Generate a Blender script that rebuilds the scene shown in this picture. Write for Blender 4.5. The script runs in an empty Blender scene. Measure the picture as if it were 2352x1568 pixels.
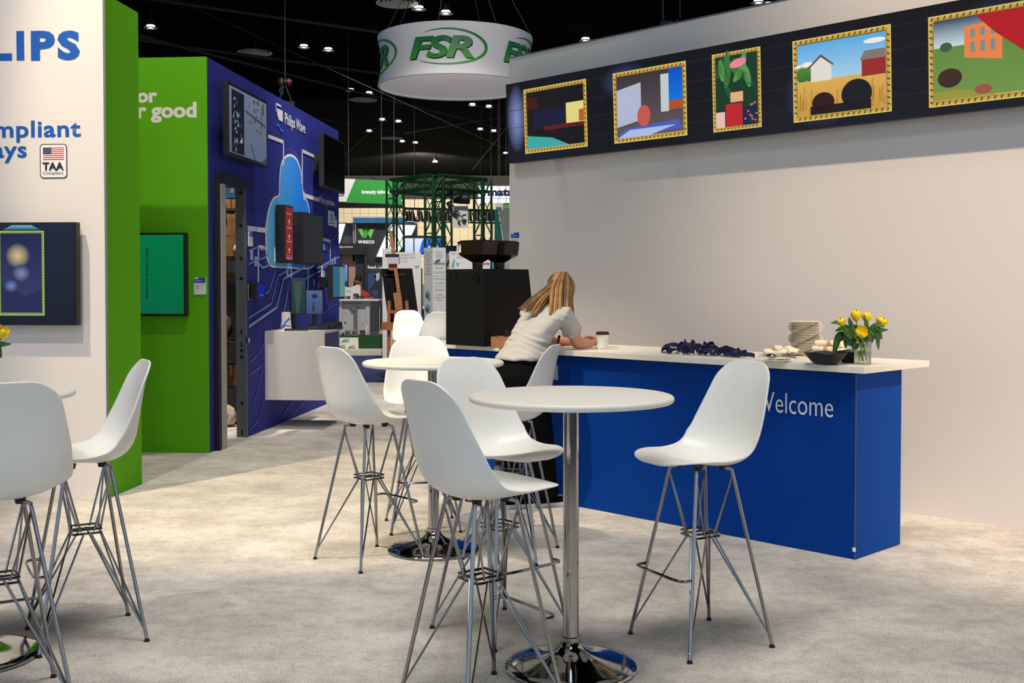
import bpy, bmesh, math, random
from mathutils import Vector, Matrix
random.seed(7)
PI = math.pi
scene = bpy.context.scene
COL = scene.collection

# ------------------------------------------------------------------ camera
W_IMG, H_IMG = 2352.0, 1568.0
FPX = 2550.0            # focal length in pixels
PITCH = math.atan(0.0255)
VPP = 721.0             # row of the optical axis (lens shift)
CAMZ = 1.51
cam_data = bpy.data.cameras.new('camera')
cam = bpy.data.objects.new('camera', cam_data)
COL.objects.link(cam)
cam.location = (0, 0, CAMZ)
cam.rotation_euler = (PI / 2 - PITCH, 0, 0)
cam_data.sensor_fit = 'HORIZONTAL'
cam_data.sensor_width = 36.0
cam_data.lens = 36.0 * FPX / W_IMG
cam_data.shift_y = -(H_IMG / 2 - VPP) / W_IMG
cam_data.clip_end = 300
scene.camera = cam

# ------------------------------------------------------------------ world, lights, exposure
scene.view_settings.view_transform = 'Standard'
scene.view_settings.look = 'None'
scene.view_settings.exposure = 0.0
scene.view_settings.gamma = 1.0
scene.view_settings.use_curve_mapping = False
world = bpy.data.worlds.new('hall_ambient')
scene.world = world
world.use_nodes = True
bg = world.node_tree.nodes['Background']
bg.inputs[0].default_value = (0.62, 0.79, 1.0, 1)
bg.inputs[1].default_value = 0.82


def spot(name, loc, target, watts, color, cone, blend=0.5, radius=0.2):
    l = bpy.data.lights.new(name, 'SPOT')
    l.energy = watts
    l.color = color
    l.spot_size = math.radians(cone)
    l.spot_blend = blend
    l.shadow_soft_size = radius
    o = bpy.data.objects.new(name, l)
    COL.objects.link(o)
    o.location = loc
    d = Vector(target) - Vector(loc)
    o.rotation_euler = d.to_track_quat('-Z', 'Y').to_euler()
    return o


LIGHTS = [
    # position, aim, watts, colour, cone, blend, size
    ((-5.0, 4.6, 9.0), (-1.0, 8.2, 0.0), 2700, (1, .80, .52), 29, 0.5, 0.09),      # left pool of light
    ((4.4, -0.5, 9.0), (5.25, 5.45, 3.8), 5500, (1, .78, .56), 50, 0.5, 0.12),       # right wall wash
    ((-3.2, 2.0, 9.0), (-3.4, 8.0, 1.8), 1350, (1, .88, .80), 52, 0.6, 0.10),      # white and green wall wash
    ((0.5, 3.4, 9.2), (0.4, 4.2, 0.0), 1800, (1, .93, .84), 64, 0.8, 1.6),         # over the near tables
    ((-0.6, 5.6, 9.2), (-2.9, 10.6, 1.4), 750, (1, .92, .82), 36, 0.7, 0.15),      # navy wall wash
    ((-2.6, 2.6, 9.2), (-1.8, 3.8, 0.0), 650, (1, .93, .84), 56, 0.8, 1.4),        # over the left table
    ((0.0, -4.0, 8.5), (0.3, 6.5, 0.6), 680, (.78, .91, 1), 60, 0.8, 1.0),         # added bluish front fill from behind the camera
    ((-1.0, 10.2, 9.2), (-1.0, 10.4, 0.0), 900, (1, .90, .74), 60, 0.7, 0.2),     # over the aisle by the navy wall
]
for lp_, lt_, lw_, lc_, ln_, lb_, ls_ in LIGHTS:
    spot('spot_light', lp_, lt_, lw_, lc_, ln_, lb_, ls_)
NEUT = (1.0, 0.92, 0.83)
spot('spot_light', (-2.95, 10.6, 9.0), (-3.15, 11.9, 1.5), 3600, NEUT, 18, 0.6, 0.1)     # added over the open-topped closet to lighten its inside
spot('spot_light', (-0.5, 8.6, 9.3), (-1.6, 17.5, 1.0), 5200, NEUT, 50, 0.7, 0.2)
spot('spot_light', (-1.5, 21.0, 9.2), (-1.5, 24.5, 1.0), 2200, NEUT, 90, 0.7, 0.2)
spot('spot_light', (0.5, 15.5, 8.8), (-1.4, 26.5, 7.1), 1800, NEUT, 26, 0.7, 0.2)  # added to brighten the front of the drum sign
spot('spot_light', (-1.4, 27.2, 9.5), (-1.4, 29.5, 7.0), 220, NEUT, 130, 0.7, 0.2)  # added above the drum to brighten its inner far side
spot('spot_light', (-3.5, 31.0, 9.2), (-3.5, 37.0, 2.0), 4200, NEUT, 90, 0.7, 0.2)
spot('spot_light', (-6.0, 70.0, 9.2), (-6.0, 86.0, 4.0), 16000, NEUT, 120, 0.7, 0.2)


# ------------------------------------------------------------------ pixel -> place helpers
_FW = Vector((0, math.cos(PITCH), -math.sin(PITCH)))
_UP = Vector((0, math.sin(PITCH), math.cos(PITCH)))


def ray(u, v):
    return _FW + Vector((1, 0, 0)) * ((u - W_IMG / 2) / FPX) - _UP * ((v - VPP) / FPX)


def at(u, v, Y):
    d = ray(u, v)
    return Vector((0, 0, CAMZ)) + d * (Y / d.y)


def atz(u, v, z=0.0):
    d = ray(u, v)
    return Vector((0, 0, CAMZ)) + d * ((z - CAMZ) / d.z)


class Frame:
    """a vertical plane: x runs to the viewer's right, z up, -y towards the viewer"""

    def __init__(self, origin, rz):
        self.o = Vector(origin)
        self.rz = rz
        self.x = Vector((math.cos(rz), math.sin(rz), 0))
        self.n = Vector((math.sin(rz), -math.cos(rz), 0))

    def uv(self, u, v, out=0.0):
        d = ray(u, v)
        p0 = self.o + self.n * out
        c = Vector((0, 0, CAMZ))
        t = (p0 - c).dot(self.n) / d.dot(self.n)
        p = c + d * t - self.o
        return (p.dot(self.x), p.z)

    def box(self, u0, v0, u1, v1, out=0.0):
        a0, b1 = self.uv(u0, v0, out)
        a1, b0 = self.uv(u1, v1, out)
        return a0, b0, a1, b1

    def world(self, a, b, out=0.0):
        return self.o + self.x * a + Vector((0, 0, b)) + self.n * out


# ------------------------------------------------------------------ colours and materials
def lin(c):
    c = c / 255.0
    return c / 12.92 if c <= 0.04045 else ((c + 0.055) / 1.055) ** 2.4


def S(r, g, b):
    return (lin(r), lin(g), lin(b), 1.0)


MATS = {}


def mat(name, color, rough=0.5, metal=0.0, noise=0.06, nscale=40, bump=0.0, spec=0.5, coat=0.0, sheen=0.0,
        emit=None, estr=1.0, trans=0.0, alpha=1.0, ior=1.45):
    if name in MATS:
        return MATS[name]
    m = bpy.data.materials.new(name)
    m.use_nodes = True
    nt = m.node_tree
    b = nt.nodes['Principled BSDF']
    b.inputs['Roughness'].default_value = rough
    b.inputs['Metallic'].default_value = metal
    b.inputs['Specular IOR Level'].default_value = spec
    b.inputs['IOR'].default_value = ior
    b.inputs['Coat Weight'].default_value = coat
    b.inputs['Sheen Weight'].default_value = sheen
    b.inputs['Transmission Weight'].default_value = trans
    b.inputs['Alpha'].default_value = alpha
    b.inputs['Base Color'].default_value = color
    if noise > 0 or bump > 0:
        tc = nt.nodes.new('ShaderNodeTexCoord')
        n = nt.nodes.new('ShaderNodeTexNoise')
        n.inputs['Scale'].default_value = nscale
        n.inputs['Detail'].default_value = 4
        nt.links.new(tc.outputs['Object'], n.inputs['Vector'])
        if noise > 0:
            mp = nt.nodes.new('ShaderNodeMapRange')
            mp.inputs[1].default_value = 0.25
            mp.inputs[2].default_value = 0.75
            mp.inputs[3].default_value = 1 - noise
            mp.inputs[4].default_value = 1 + noise
            nt.links.new(n.outputs['Fac'], mp.inputs[0])
            mx = nt.nodes.new('ShaderNodeMix')
            mx.data_type = 'RGBA'
            mx.blend_type = 'MULTIPLY'
            mx.inputs[0].default_value = 1.0
            mx.inputs[6].default_value = color
            nt.links.new(mp.outputs[0], mx.inputs[7])
            nt.links.new(mx.outputs[2], b.inputs['Base Color'])
        if bump > 0:
            bp = nt.nodes.new('ShaderNodeBump')
            bp.inputs['Strength'].default_value = bump
            bp.inputs['Distance'].default_value = 0.01
            nt.links.new(n.outputs['Fac'], bp.inputs['Height'])
            nt.links.new(bp.outputs[0], b.inputs['Normal'])
    if emit is not None:
        b.inputs['Emission Color'].default_value = emit
        b.inputs['Emission Strength'].default_value = estr
    MATS[name] = m
    return m


def attr_mat(name, rough=0.55, emission=0.0):
    """flat print: colour comes from the print's own colour attribute"""
    if name in MATS:
        return MATS[name]
    m = bpy.data.materials.new(name)
    m.use_nodes = True
    nt = m.node_tree
    b = nt.nodes['Principled BSDF']
    a = nt.nodes.new('ShaderNodeAttribute')
    a.attribute_name = 'ink'
    b.inputs['Roughness'].default_value = rough
    if emission > 0:
        b.inputs['Base Color'].default_value = (0.006, 0.006, 0.007, 1)
        b.inputs['Specular IOR Level'].default_value = 0.12
        nt.links.new(a.outputs['Color'], b.inputs['Emission Color'])
        b.inputs['Emission Strength'].default_value = emission
    else:
        nt.links.new(a.outputs['Color'], b.inputs['Base Color'])
    MATS[name] = m
    return m


def two_tone(name, c1, c2, scale, rough=0.6, lo=0.4, hi=0.6, stretch=(1, 1, 1), bump=0.0, detail=5):
    if name in MATS:
        return MATS[name]
    m = bpy.data.materials.new(name)
    m.use_nodes = True
    nt = m.node_tree
    b = nt.nodes['Principled BSDF']
    b.inputs['Roughness'].default_value = rough
    tc = nt.nodes.new('ShaderNodeTexCoord')
    mpn = nt.nodes.new('ShaderNodeMapping')
    mpn.inputs['Scale'].default_value = stretch
    n = nt.nodes.new('ShaderNodeTexNoise')
    n.inputs['Scale'].default_value = scale
    n.inputs['Detail'].default_value = detail
    cr = nt.nodes.new('ShaderNodeValToRGB')
    cr.color_ramp.elements[0].position = lo
    cr.color_ramp.elements[0].color = c1
    cr.color_ramp.elements[1].position = hi
    cr.color_ramp.elements[1].color = c2
    nt.links.new(tc.outputs['Object'], mpn.inputs[0])
    nt.links.new(mpn.outputs[0], n.inputs['Vector'])
    nt.links.new(n.outputs['Fac'], cr.inputs[0])
    nt.links.new(cr.outputs[0], b.inputs['Base Color'])
    if bump:
        bp = nt.nodes.new('ShaderNodeBump')
        bp.inputs['Strength'].default_value = bump
        bp.inputs['Distance'].default_value = 0.01
        nt.links.new(n.outputs['Fac'], bp.inputs['Height'])
        nt.links.new(bp.outputs[0], b.inputs['Normal'])
    MATS[name] = m
    return m


def carpet_mat():
    m = bpy.data.materials.new('grey_carpet')
    m.use_nodes = True
    nt = m.node_tree
    b = nt.nodes['Principled BSDF']
    b.inputs['Roughness'].default_value = 0.95
    b.inputs['Specular IOR Level'].default_value = 0.1
    tc = nt.nodes.new('ShaderNodeTexCoord')

    def noise(scale, detail, rough, stretch=(1, 1, 1)):
        mp = nt.nodes.new('ShaderNodeMapping')
        mp.inputs['Scale'].default_value = stretch
        n = nt.nodes.new('ShaderNodeTexNoise')
        n.inputs['Scale'].default_value = scale
        n.inputs['Detail'].default_value = detail
        n.inputs['Roughness'].default_value = rough
        nt.links.new(tc.outputs['Object'], mp.inputs[0])
        nt.links.new(mp.outputs[0], n.inputs['Vector'])
        return n

    def ramp(n, p0, c0, p1, c1):
        cr = nt.nodes.new('ShaderNodeValToRGB')
        cr.color_ramp.elements[0].position = p0
        cr.color_ramp.elements[0].color = c0
        cr.color_ramp.elements[1].position = p1
        cr.color_ramp.elements[1].color = c1
        nt.links.new(n.outputs['Fac'], cr.inputs[0])
        return cr

    def mul(a, b_):
        mx = nt.nodes.new('ShaderNodeMix')
        mx.data_type = 'RGBA'
        mx.blend_type = 'MULTIPLY'
        mx.inputs[0].default_value = 1
        nt.links.new(a, mx.inputs[6])
        nt.links.new(b_, mx.inputs[7])
        return mx.outputs[2]
    patches = ramp(noise(2.6, 7, 0.68, (0.8, 1.0, 1)), 0.36, S(194, 189, 183), 0.60, S(229, 223, 214))
    mid = ramp(noise(13, 6, 0.8), 0.34, (0.78, 0.78, 0.79, 1), 0.54, (1, 1, 1, 1))
    fn = noise(120, 4, 0.85)
    fine = ramp(fn, 0.36, (0.42, 0.42, 0.44, 1), 0.50, (1, 1, 1, 1))
    c = mul(mul(patches.outputs[0], mid.outputs[0]), fine.outputs[0])
    nt.links.new(c, b.inputs['Base Color'])
    bp = nt.nodes.new('ShaderNodeBump')
    bp.inputs['Strength'].default_value = 0.35
    bp.inputs['Distance'].default_value = 0.006
    nt.links.new(fn.outputs['Fac'], bp.inputs['Height'])
    nt.links.new(bp.outputs[0], b.inputs['Normal'])
    return m


# ------------------------------------------------------------------ mesh builder
class MB:
    def __init__(self):
        self.v, self.f = [], []

    def add(self, verts, faces):
        n = len(self.v)
        self.v += [tuple(p) for p in verts]
        self.f += [tuple(i + n for i in q) for q in faces]
        return self

    def box(self, x0, y0, z0, x1, y1, z1, M=None):
        vs = [Vector(p) for p in ((x0, y0, z0), (x1, y0, z0), (x1, y1, z0), (x0, y1, z0),
                                  (x0, y0, z1), (x1, y0, z1), (x1, y1, z1), (x0, y1, z1))]
        if M is not None:
            vs = [M @ p for p in vs]
        return self.add(vs, [(0, 3, 2, 1), (4, 5, 6, 7), (0, 1, 5, 4), (1, 2, 6, 5), (2, 3, 7, 6), (3, 0, 4, 7)])

    def cbox(self, c, s, M=None):
        return self.box(c[0] - s[0] / 2, c[1] - s[1] / 2, c[2] - s[2] / 2, c[0] + s[0] / 2, c[1] + s[1] / 2,
                        c[2] + s[2] / 2, M)

    def bar(self, p, q, w, h, up=(0, 0, 1)):
        """rectangular bar from p to q"""
        p, q = Vector(p), Vector(q)
        d = (q - p).normalized()
        up = Vector(up)
        s = d.cross(up)
        if s.length < 1e-4:
            s = d.cross(Vector((1, 0, 0)))
        s.normalize()
        t = s.cross(d)
        vs = []
        for e in (p, q):
            for a, b in ((-1, -1), (1, -1), (1, 1), (-1, 1)):
                vs.append(e + s * (a * w / 2) + t * (b * h / 2))
        return self.add(vs, [(3, 2, 1, 0), (4, 5, 6, 7), (0, 1, 5, 4), (1, 2, 6, 5), (2, 3, 7, 6), (3, 0, 4, 7)])

    def tube(self, path, r, n=8, cap=True, flat=1.0, up=None):
        path = [Vector(p) for p in path]
        m = len(path)
        rs = r if isinstance(r, (list, tuple)) else [r] * m
        tang = []
        for i in range(m):
            a = path[max(i - 1, 0)]
            b = path[min(i + 1, m - 1)]
            tang.append((b - a).normalized())
        u = Vector(up) if up is not None else Vector((0, 0, 1))
        if abs(tang[0].dot(u)) > 0.95 and up is None:
            u = Vector((1, 0, 0))
        vs = []
        s = tang[0].cross(u).normalized()
        for i in range(m):
            s = (s - tang[i] * s.dot(tang[i]))
            if s.length < 1e-6:
                s = tang[i].orthogonal()
            s.normalize()
            t = s.cross(tang[i])
            for k in range(n):
                a = 2 * PI * k / n
                vs.append(path[i] + s * (math.cos(a) * rs[i]) + t * (math.sin(a) * rs[i] * flat))
        fs = []
        for i in range(m - 1):
            for k in range(n):
                k2 = (k + 1) % n
                fs.append((i * n + k, (i + 1) * n + k, (i + 1) * n + k2, i * n + k2))
        if cap:
            fs.append(tuple(range(n)))
            fs.append(tuple((m - 1) * n + k for k in reversed(range(n))))
        return self.add(vs, fs)

    def lathe(self, prof, n=32, c=(0, 0, 0), axis=None, a0=0.0, a1=2 * PI):
        full = abs(a1 - a0 - 2 * PI) < 1e-6
        cols = n if full else n + 1
        c = Vector(c)
        vs = []
        for r, z in prof:
            for k in range(cols):
                a = a0 + (a1 - a0) * k / n
                p = Vector((r * math.cos(a), r * math.sin(a), z))
                if axis is not None:
                    p = axis @ p
                vs.append(c + p)
        fs = []
        for i in range(len(prof) - 1):
            for k in range(n):
                k2 = (k + 1) % cols
                fs.append((i * cols + k, i * cols + k2, (i + 1) * cols + k2, (i + 1) * cols + k))
        return self.add(vs, fs)

    def ellipsoid(self, c, r, n=16, m=10, M=None):
        vs, fs = [], []
        c = Vector(c)
        for i in range(m + 1):
            th = PI * i / m
            for k in range(n):
                a = 2 * PI * k / n
                p = Vector((r[0] * math.sin(th) * math.cos(a), r[1] * math.sin(th) * math.sin(a), r[2] * math.cos(th)))
                if M is not None:
                    p = M @ p
                vs.append(c + p)
        for i in range(m):
            for k in range(n):
                k2 = (k + 1) % n
                fs.append((i * n + k, (i + 1) * n + k, (i + 1) * n + k2, i * n + k2))
        return self.add(vs, fs)

    def prism(self, poly, y0, y1):
        """poly in (x,z); extruded along y"""
        n = len(poly)
        vs = [(x, y0, z) for x, z in poly] + [(x, y1, z) for x, z in poly]
        fs = [tuple(range(n)), tuple(reversed(range(n, 2 * n)))]
        for i in range(n):
            j = (i + 1) % n
            fs.append((i, i + n, j + n, j))
        return self.add(vs, fs)

    def slab(self, poly, z0, z1):
        n = len(poly)
        vs = [(x, y, z0) for x, y in poly] + [(x, y, z1) for x, y in poly]
        fs = [tuple(reversed(range(n))), tuple(range(n, 2 * n))]
        for i in range(n):
            j = (i + 1) % n
            fs.append((i, j, j + n, i + n))
        return self.add(vs, fs)

    def build(self, name, material, parent=None, smooth=False, bevel=0.0, loc=None, label=None):
        me = bpy.data.meshes.new(name)
        me.from_pydata(self.v, [], self.f)
        me.validate()
        if bevel or smooth:
            bm = bmesh.new()
            bm.from_mesh(me)
            bmesh.ops.remove_doubles(bm, verts=bm.verts, dist=1e-6)
            bmesh.ops.recalc_face_normals(bm, faces=bm.faces)
            if bevel:
                bmesh.ops.bevel(bm, geom=bm.edges[:], offset=bevel, segments=2, affect='EDGES', profile=0.6)
            bm.to_mesh(me)
            bm.free()
        if isinstance(material, (list, tuple)):
            for mm in material:
                me.materials.append(mm)
        else:
            me.materials.append(material)
        o = bpy.data.objects.new(name, me)
        COL.objects.link(o)
        if smooth:
            for p in me.polygons:
                p.use_smooth = True
            if smooth != 'all':
                try:
                    me.set_sharp_from_angle(angle=math.radians(40))
                except Exception:
                    pass
        if parent is not None:
            o.parent = parent
        if loc is not None:
            o.location = loc
        if label:
            o['label'] = label
        return o


def thing(name, label, cat, loc=(0, 0, 0), rz=0.0, group=None):
    o = bpy.data.objects.new(name, None)
    o.empty_display_size = 0.1
    COL.objects.link(o)
    o.location = loc
    o.rotation_euler = (0, 0, rz)
    return tag(o, label, cat, group)


def tag(o, label, cat, group=None):
    o['label'] = label
    o['category'] = cat
    if group:
        o['group'] = group
    return o


def struct(o, label=None):
    o['kind'] = 'structure'
    if label:
        o['label'] = label
    return o


def copy_tree(o, parent=None):
    c = o.copy()
    COL.objects.link(c)
    c.parent = parent
    for ch in list(o.children):
        copy_tree(ch, c)
    return c


# ------------------------------------------------------------------ flat print
class Art:
    """flat polygons in (a,b) on a vertical plane, each with its own ink colour"""

    def __init__(self):
        self.v, self.f, self.c = [], [], []

    def poly(self, pts, col, lay=0, cols=None):
        n = len(self.v)
        k = len(pts)
        self.v += [(p[0], -0.0008 * lay, p[1]) for p in pts]
        self.f.append(tuple(range(n, n + k)))
        self.c += list(cols) if cols else [col] * k
        return self

    def rect(self, a0, b0, a1, b1, col, lay=0, top=None):
        t = top or col
        return self.poly([(a0, b0), (a1, b0), (a1, b1), (a0, b1)], col, lay, [col, col, t, t])

    def ell(self, ca, cb, ra, rb, col, lay=0, n=28, top=None, rot=0.0):
        pts, cs = [], []
        for k in range(n):
            t = 2 * PI * k / n
            x, y = ra * math.cos(t), rb * math.sin(t)
            pts.append((ca + x * math.cos(rot) - y * math.sin(rot), cb + x * math.sin(rot) + y * math.cos(rot)))
            w = (math.sin(t) + 1) / 2
            cs.append(tuple(col[i] * (1 - w) + (top or col)[i] * w for i in range(4)))
        return self.poly(pts, col, lay, cs)

    def line(self, pts, w, col, lay=0, closed=False, join=True):
        pts = [Vector(p) for p in pts]
        n = len(pts)
        if n > 2:
            dirs = []
            for i in range(n):
                if closed:
                    d = pts[(i + 1) % n] - pts[i - 1]
                else:
                    d = pts[min(i + 1, n - 1)] - pts[max(i - 1, 0)]
                dirs.append(d.normalized())
        else:
            dirs = [(pts[1] - pts[0]).normalized()] * 2
        m = n if closed else n - 1
        for i in range(m):
            j = (i + 1) % n
            a, b = dirs[i], dirs[j]
            na, nb = Vector((-a.y, a.x)) * (w / 2), Vector((-b.y, b.x)) * (w / 2)
            self.poly([pts[i] + na, pts[i] - na, pts[j] - nb, pts[j] + nb], col, lay)
        return self

    def build(self, name, material, parent, loc=None):
        me = bpy.data.meshes.new(name)
        me.from_pydata(self.v, [], self.f)
        at_ = me.color_attributes.new('ink', 'FLOAT_COLOR', 'CORNER')
        i = 0
        flat = []
        for f in self.f:
            for vi in f:
                flat += list(self.c[vi])
        at_.data.foreach_set('color', flat)
        me.materials.append(material)
        o = bpy.data.objects.new(name, me)
        COL.objects.link(o)
        o.parent = parent
        if loc is not None:
            o.location = loc
        return o


PRINT = attr_mat('printed_graphic', 0.6)
SCREEN = attr_mat('lit_screen', 0.25, 1.0)


def text(body, parent, a0, b0, a1, b1, material, bold=0.0, out=0.003, name='lettering', fit='box', shear=0.0,
         align='r', space=1.0):
    """lettering whose ink fills (a0,b0)-(a1,b1); fit='h' keeps the letter shape and aligns to one side"""
    cu = bpy.data.curves.new('lettering', 'FONT')
    cu.body = body
    cu.size = 1.0
    cu.offset = bold
    cu.shear = shear
    cu.space_character = space
    cu.resolution_u = 3
    tmp = bpy.data.objects.new('tmp_text', cu)
    me = bpy.data.meshes.new_from_object(tmp)
    bpy.data.objects.remove(tmp)
    bpy.data.curves.remove(cu)
    xs = [v.co.x for v in me.vertices]
    ys = [v.co.y for v in me.vertices]
    x0, x1, y0, y1 = min(xs), max(xs), min(ys), max(ys)
    sy = (b1 - b0) / (y1 - y0)
    sx = (a1 - a0) / (x1 - x0) if fit == 'box' else sy
    for v in me.vertices:
        x, y = v.co.x, v.co.y
        if fit == 'box' or align == 'l':
            X = a0 + (x - x0) * sx
        else:
            X = a1 + (x - x1) * sx
        v.co = (X, -out, b0 + (y - y0) * sy)
    me.materials.clear()
    me.materials.append(material)
    o = bpy.data.objects.new(name, me)
    COL.objects.link(o)
    o.parent = parent
    return o


def curve_pts(pts, n=8, closed=False):
    """Catmull-Rom through the points"""
    P = [Vector(p) for p in pts]
    out = []
    m = len(P)
    rng = range(m) if closed else range(m - 1)
    for i in rng:
        p0 = P[(i - 1) % m] if closed or i > 0 else P[0] * 2 - P[1]
        p1 = P[i]
        p2 = P[(i + 1) % m]
        p3 = P[(i + 2) % m] if closed or i + 2 < m else P[m - 1] * 2 - P[m - 2]
        for k in range(n):
            t = k / n
            out.append(0.5 * ((2 * p1) + (p2 - p0) * t + (2 * p0 - 5 * p1 + 4 * p2 - p3) * t * t +
                              (3 * p1 - p0 - 3 * p2 + p3) * t ** 3))
    if not closed:
        out.append(P[-1].copy())
    return out


# ------------------------------------------------------------------ material library
M_WHITE = mat('white_fabric_wall', S(228, 222, 218), 0.75, noise=0.012, nscale=90)
M_GREEN = mat('green_fabric_wall', S(96, 176, 24), 0.75, noise=0.02, nscale=90, spec=0.15)
M_NAVY = mat('navy_fabric_wall', S(48, 54, 138), 0.65, noise=0.03, nscale=60, spec=0.15)
M_SHELL = mat('white_plastic_shell', S(238, 238, 234), 0.36, noise=0.01, nscale=20, spec=0.45)
M_TABLE = mat('white_laminate', S(236, 233, 226), 0.45, noise=0.01, nscale=30)
M_CHROME = mat('chrome', S(168, 168, 168), 0.09, 1.0, noise=0.0)
M_WIRE = mat('chrome_wire', S(140, 140, 140), 0.16, 1.0, noise=0.0)
M_BLACK = mat('black_plastic', S(22, 22, 24), 0.45, noise=0.04)
M_BLACKG = mat('gloss_black', S(10, 10, 12), 0.15, noise=0.0)
M_BLUE = mat('royal_blue_panel', S(0, 58, 146), 0.65, noise=0.03, nscale=30, spec=0.12)
M_ALU = mat('brushed_aluminium', S(140, 142, 146), 0.4, 0.7, noise=0.05)
M_CARD = two_tone('cardboard', S(150, 104, 60), S(176, 126, 78), 8, 0.8)
M_WOOD = two_tone('easel_wood', S(118, 66, 34), S(160, 98, 52), 6, 0.55, 0.3, 0.7, (1, 1, 6))
M_TRUSS = mat('green_truss_paint', S(18, 66, 28), 0.45, 0.2, noise=0.05)
M_WTEXT = mat('white_lettering', S(235, 235, 235), 0.6, noise=0.0)
M_BTEXT = mat('blue_lettering', S(0, 86, 178), 0.6, noise=0.02)
M_DTEXT = mat('dark_lettering', S(25, 28, 55), 0.6, noise=0.0)
M_TTEXT = mat('teal_lettering', S(70, 130, 140), 0.6, noise=0.0)
M_CREAM = mat('cream_paper', S(232, 224, 205), 0.7, noise=0.03)

# ================================================================== the setting
WH = 3.56                                   # booth wall height
RZ_L = -math.atan(0.09)                     # left booth is turned a little
RZ_N = RZ_L + PI / 2
RZ_R = -math.atan2(0.716, 0.698)            # long right wall and counter
pA, pB, pC = atz(251, 1143), atz(326, 1112), atz(480.5, 1040)
FR_W = Frame(pA, RZ_L)                      # white front of the left block
FR_S = Frame(pA, RZ_N)                      # its green side
FR_G = Frame(pC, RZ_L)                      # green face behind
FR_N = Frame(pC, RZ_N)                      # navy wall with the cloud
pR = atz(2226, 1198.5)
tR = Frame(pR, RZ_R)
a_end = tR.uv(1170, 700)[0]
FR_R = Frame(tR.world(a_end, 0), RZ_R)      # right wall, x = 0 at its far end

# floor: light grey booth carpet, navy aisle carpet, hall floor beyond
M_CARPET = carpet_mat()
f = MB().box(-30, -12, -0.05, 30, 17.3, 0).build('floor', M_CARPET)
struct(f, 'light grey mottled carpet of the booth')
M_AISLE = mat('navy_carpet', S(44, 50, 98), 0.95, noise=0.12, nscale=60)
f = MB().box(-30, 17.3, -0.05, 30, 24.0, -0.002).build('floor_aisle', M_AISLE)
struct(f, 'navy aisle carpet behind the booth')
f = MB().box(-40, 24.0, -0.05, 40, 90, -0.004).build('floor_hall', mat('hall_floor', S(150, 146, 140), 0.8))
struct(f, 'pale hall floor beyond the aisle')
# ceiling
M_CEIL = mat('black_ceiling', S(14, 14, 15), 0.95, noise=0.25, nscale=0.8, spec=0.03)
f = MB().box(-45, -12, 10.0, 45, 90, 10.1).build('ceiling', M_CEIL)
struct(f, 'black painted hall ceiling')
# back wall of the hall with its panels
M_BACKW = mat('beige_wall', S(198, 186, 152), 0.8, noise=0.03, nscale=2)
wb = MB().box(-45, 86.02, 0, 45, 86.3, 10.0).build('wall_back', mat('beige_joint', S(120, 112, 92), 0.8))
struct(wb, 'beige panelled wall at the far end of the hall')
pan = None
for i in range(24):
    for j in range(6):
        if pan is None:
            pan = MB().box(-0.31, -0.04, 0, 0.31, 0.02, 1.08).build('panel', M_BACKW, wb)
            o = pan
        else:
            o = pan.copy()
            COL.objects.link(o)
        o.location = (-14.6 + i * 0.64, 86.0, 1.6 + j * 1.10)
MB().box(-20, 85.9, 8.2, 10, 86.02, 10.0).build('upper_band', mat('dark_upper_wall', S(52, 50, 48), 0.9), wb)

# left booth block: white front, green return
wl = MB().box(-4.2, 0, 0, 0, 0.55, WH).build('wall_left', M_WHITE)
wl.location, wl.rotation_euler = FR_W.o, (0, 0, RZ_L)
struct(wl, 'white booth wall with blue lettering and a wall screen')
sw = (pB - pA).length
gp = MB().box(-0.006, -0.004, 0, 0.006, sw, WH + 0.004).build('green_side_panel', M_GREEN, wl)
gp['label'] = 'bright green return panel at the end of the white wall'
tr = MB().box(-0.012, -0.008, 0, 0.004, 0.004, WH).build('corner_strip', M_ALU, wl)
# green face set back
wg = MB().box(-4.5, 0, 0, 0, 0.014, WH).build('wall_left_rear', M_GREEN)
wg.location, wg.rotation_euler = FR_G.o, (0, 0, RZ_L)
struct(wg, 'green booth wall with white lettering behind the white wall')

# navy wall with doorway
aD0, aD1 = FR_N.uv(494, 800)[0], FR_N.uv(566, 800)[0]
aEnd = FR_N.uv(779, 700)[0]
zD = FR_N.uv(566, 433)[1]
zH = FR_N.uv(570, 419)[1]
m = MB()
m.box(0.015, 0.0, 0, aD0, 0.10, WH)
m.box(aD0, 0.0, zD, aD1, 0.10, WH)
m.box(aD1, 0.0, 0, aEnd, 0.10, WH)
wn = m.build('wall_inner', M_NAVY)
wn.location, wn.rotation_euler = FR_N.o, (0, 0, RZ_N)
struct(wn, 'navy wall printed with a glowing cloud and circuit lines')
# door frame: dark header and post, pale door edge, grey jamb with holes
M_DARKF = mat('dark_frame', S(24, 30, 44), 0.5)
df = MB().box(aD0 - 0.03, -0.012, zD, aD1 + 0.04, 0.0, zH + 0.02).build('door_1', M_DARKF)
df.location, df.rotation_euler = FR_N.o, (0, 0, RZ_N)
struct(df, 'narrow open doorway in the navy wall')
MB().box(aD0 - 0.035, -0.05, 0, aD0 + 0.05, 0.04, zD).build('post', mat('black_post', S(16, 18, 26), 0.5), df)
MB().box(aD0 + 0.02, -0.06, 0, aD0 + 0.14, -0.052, zD - 0.03).build('door_edge', mat('pale_aluminium', S(172, 166, 160), 0.5, 0.1), df)
jm = MB().box(aD1 - 0.012, -0.004, 0, aD1 + 0.012, 0.1, zD).build('jamb', mat('grey_jamb', S(104, 106, 112), 0.5, 0.3), df)
m = MB()
zz = lambda v: FR_N.uv(558, v)[1]
hx = Matrix.Rotation(PI / 2, 4, 'Y')
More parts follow.
